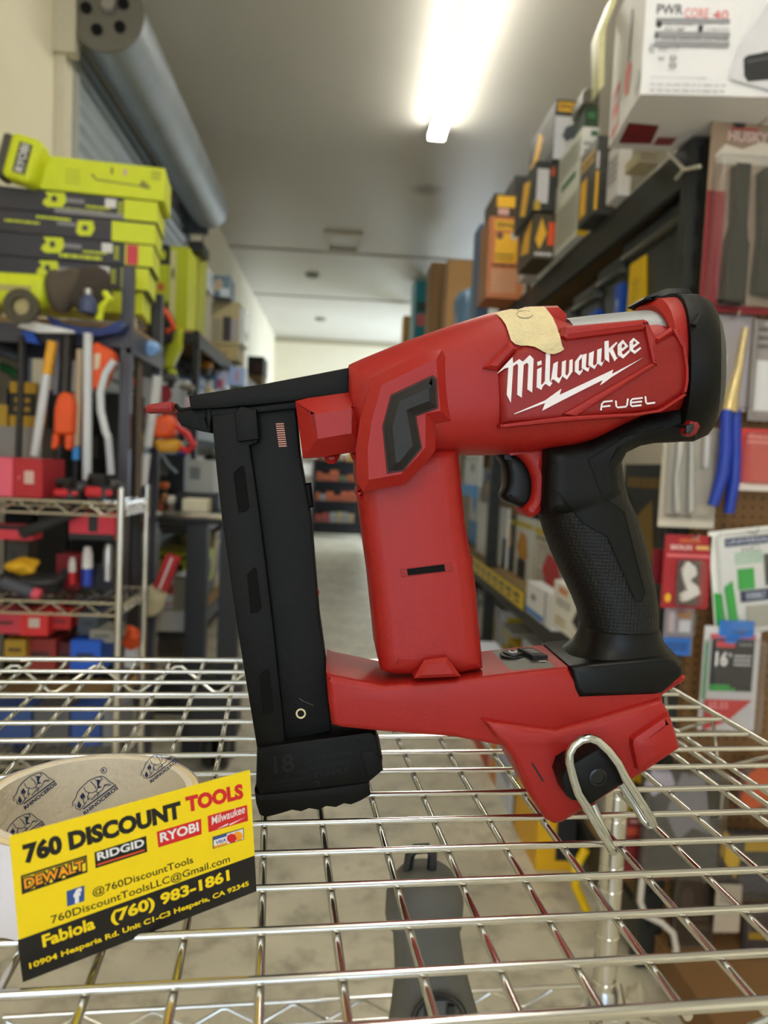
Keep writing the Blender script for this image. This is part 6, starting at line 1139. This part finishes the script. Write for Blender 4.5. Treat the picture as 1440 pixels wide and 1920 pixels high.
card_pack('white label sheet with small print hanging far down the right aisle', 872, 850, 900, 910, XS-.04, M('#d8dade', .5), [('c', 'l', .4, .4, .7, .7, KG), ('n', 'l', .1, .75, .9, .9, KG, 2)], 'label_sheet')
card_pack('blue label sheet below the white one far down the right aisle', 858, 908, 890, 930, XS-.05, LBLU, [], 'label_sheet')
clutter("right shelving's floor tier", 'right', XS+.03, 1.45, 2.1, 9.0, .16, 51, [('white and yellow', '#cfd0d6', '#d8c02a'), ('yellow and black', '#d8b41e', '#26262a'), ('white and blue', '#c6cbe0', '#5a6fb0'), ('grey and white', '#6a6a6e', '#c8c8cc')], .25, .42, .28, .45)
# yellow cases standing low in the aisle, seen through the wires
def fl(label, u0, v0, u1, v1, Y, d_, base, pr, name='tool_case', rz=0):
    x0, x1, z0, z1 = ff(u0, v0, u1, v1, Y); carton(name, label, 'case', (x0, x1, Y, Y+d_, max(z0, .0008), z1), base, {}, pr, rz=rz, bevel=.01)

carton('black_case', 'added black case with yellow print darkening the low shelf right behind the grip', 'case', (1.06, 1.46, 2.06, 2.38, zl8+.0008, 1.50), M('#151514', .5), {}, [('r', 'f', .02, .82, .42, .86, M('#a8842a', .5)), ('r', 'f', .05, .62, .5, .74, M('#4a4a42', .5)), ('n', 'f', .05, .34, .5, .52, M('#8a8278', .5), 3), ('c', 'f', .28, .2, .34, .25, YEL)])  # black block added to stand in for the dark shelf interior
carton('yellow_case', 'tall yellow case standing on the floor in the aisle, left of the chrome post', 'case', (.725, .86, 2.46, 2.80, .0008, .36), M('#f0b81a', .5), {}, [('r', 'l', .0, .0, .06, 1, BLK2), ('r', 'f', .5, .1, 1, .9, BLK2)], bevel=.008)
carton('white_blue_carton', 'white and blue carton with an orange edge on the floor beside the yellow case', 'box', (.725, .86, 2.86, 3.9, .0008, .46), M('#e2e6f6', .5), {}, [('r', 'l', .62, 0, .74, .62, M('#e8962a', .5)), ('n', 'l', .78, .2, .98, .8, M('#8f9fd0', .5), 6), ('n', 'l', .1, .3, .55, .9, M('#b03a4a', .5), 3), ('r', 'l', .0, .0, .6, .2, M('#c8401e', .5))])
mb = MB(); mb.tube([atY(u, v, 2.2) for u, v in ((1098, 1592), (1080, 1625), (1078, 1660), (1092, 1690), (1102, 1712))], .014, YEL, 8); tag(mb.build('folded_ruler', None, atY(1090, 1700, 2.2)), 'yellow curved strap just left of the chrome post', 'strap')
mb = MB(); mb.box((XS+.02, 1.42, .0008), (1.76, 1.942, .11), m_peg); tag(mb.build('base_deck', None, (1.35, 1.7, .0008), smooth=0), 'brown base deck on the floor below the hanging packages', 'base')

GROUPS = {'trimmer_carton': 'trimmer cartons stacked on the left rack', 'black_case': 'black cases on the racks', 'peg_hook': 'peg hooks on the pegboard', 'storage_tote': 'lidded totes under the top shelf',
 'tool_box': 'tool boxes low on the chrome wire rack', 'storage_bin': 'bins on the bottom wire shelf', 'tool_case': 'cases on the middle wire shelf', 'bottle': 'bottles on the middle wire shelf', 'work_glove': 'gloves on the rack shelf',
 'tool_bag': 'tool bags on the wire rack', 'red_fabric_roll': 'red tool rolls under the wire shelf', 'wrapped_package': 'wrapped packages on the left wall shelving', 'parts_bin': 'parts bins on the far black shelving', 'hanging_pack': 'tool packs on the low right shelf',
 'small_carton': 'small white cartons on the low beam', 'label_sheet': 'label sheets far down the right aisle', 'tool_carton': 'loose cartons on top of the shelving', 'chrome_wire_rack': 'chrome wire racks at the left', 'floor_box': 'boxes under the work cart'}
for o in list(S.objects):
    k = o.name.split('.')[0]
    if o.parent is None and k in GROUPS and not o.get('group'): o['group'] = GROUPS[k]
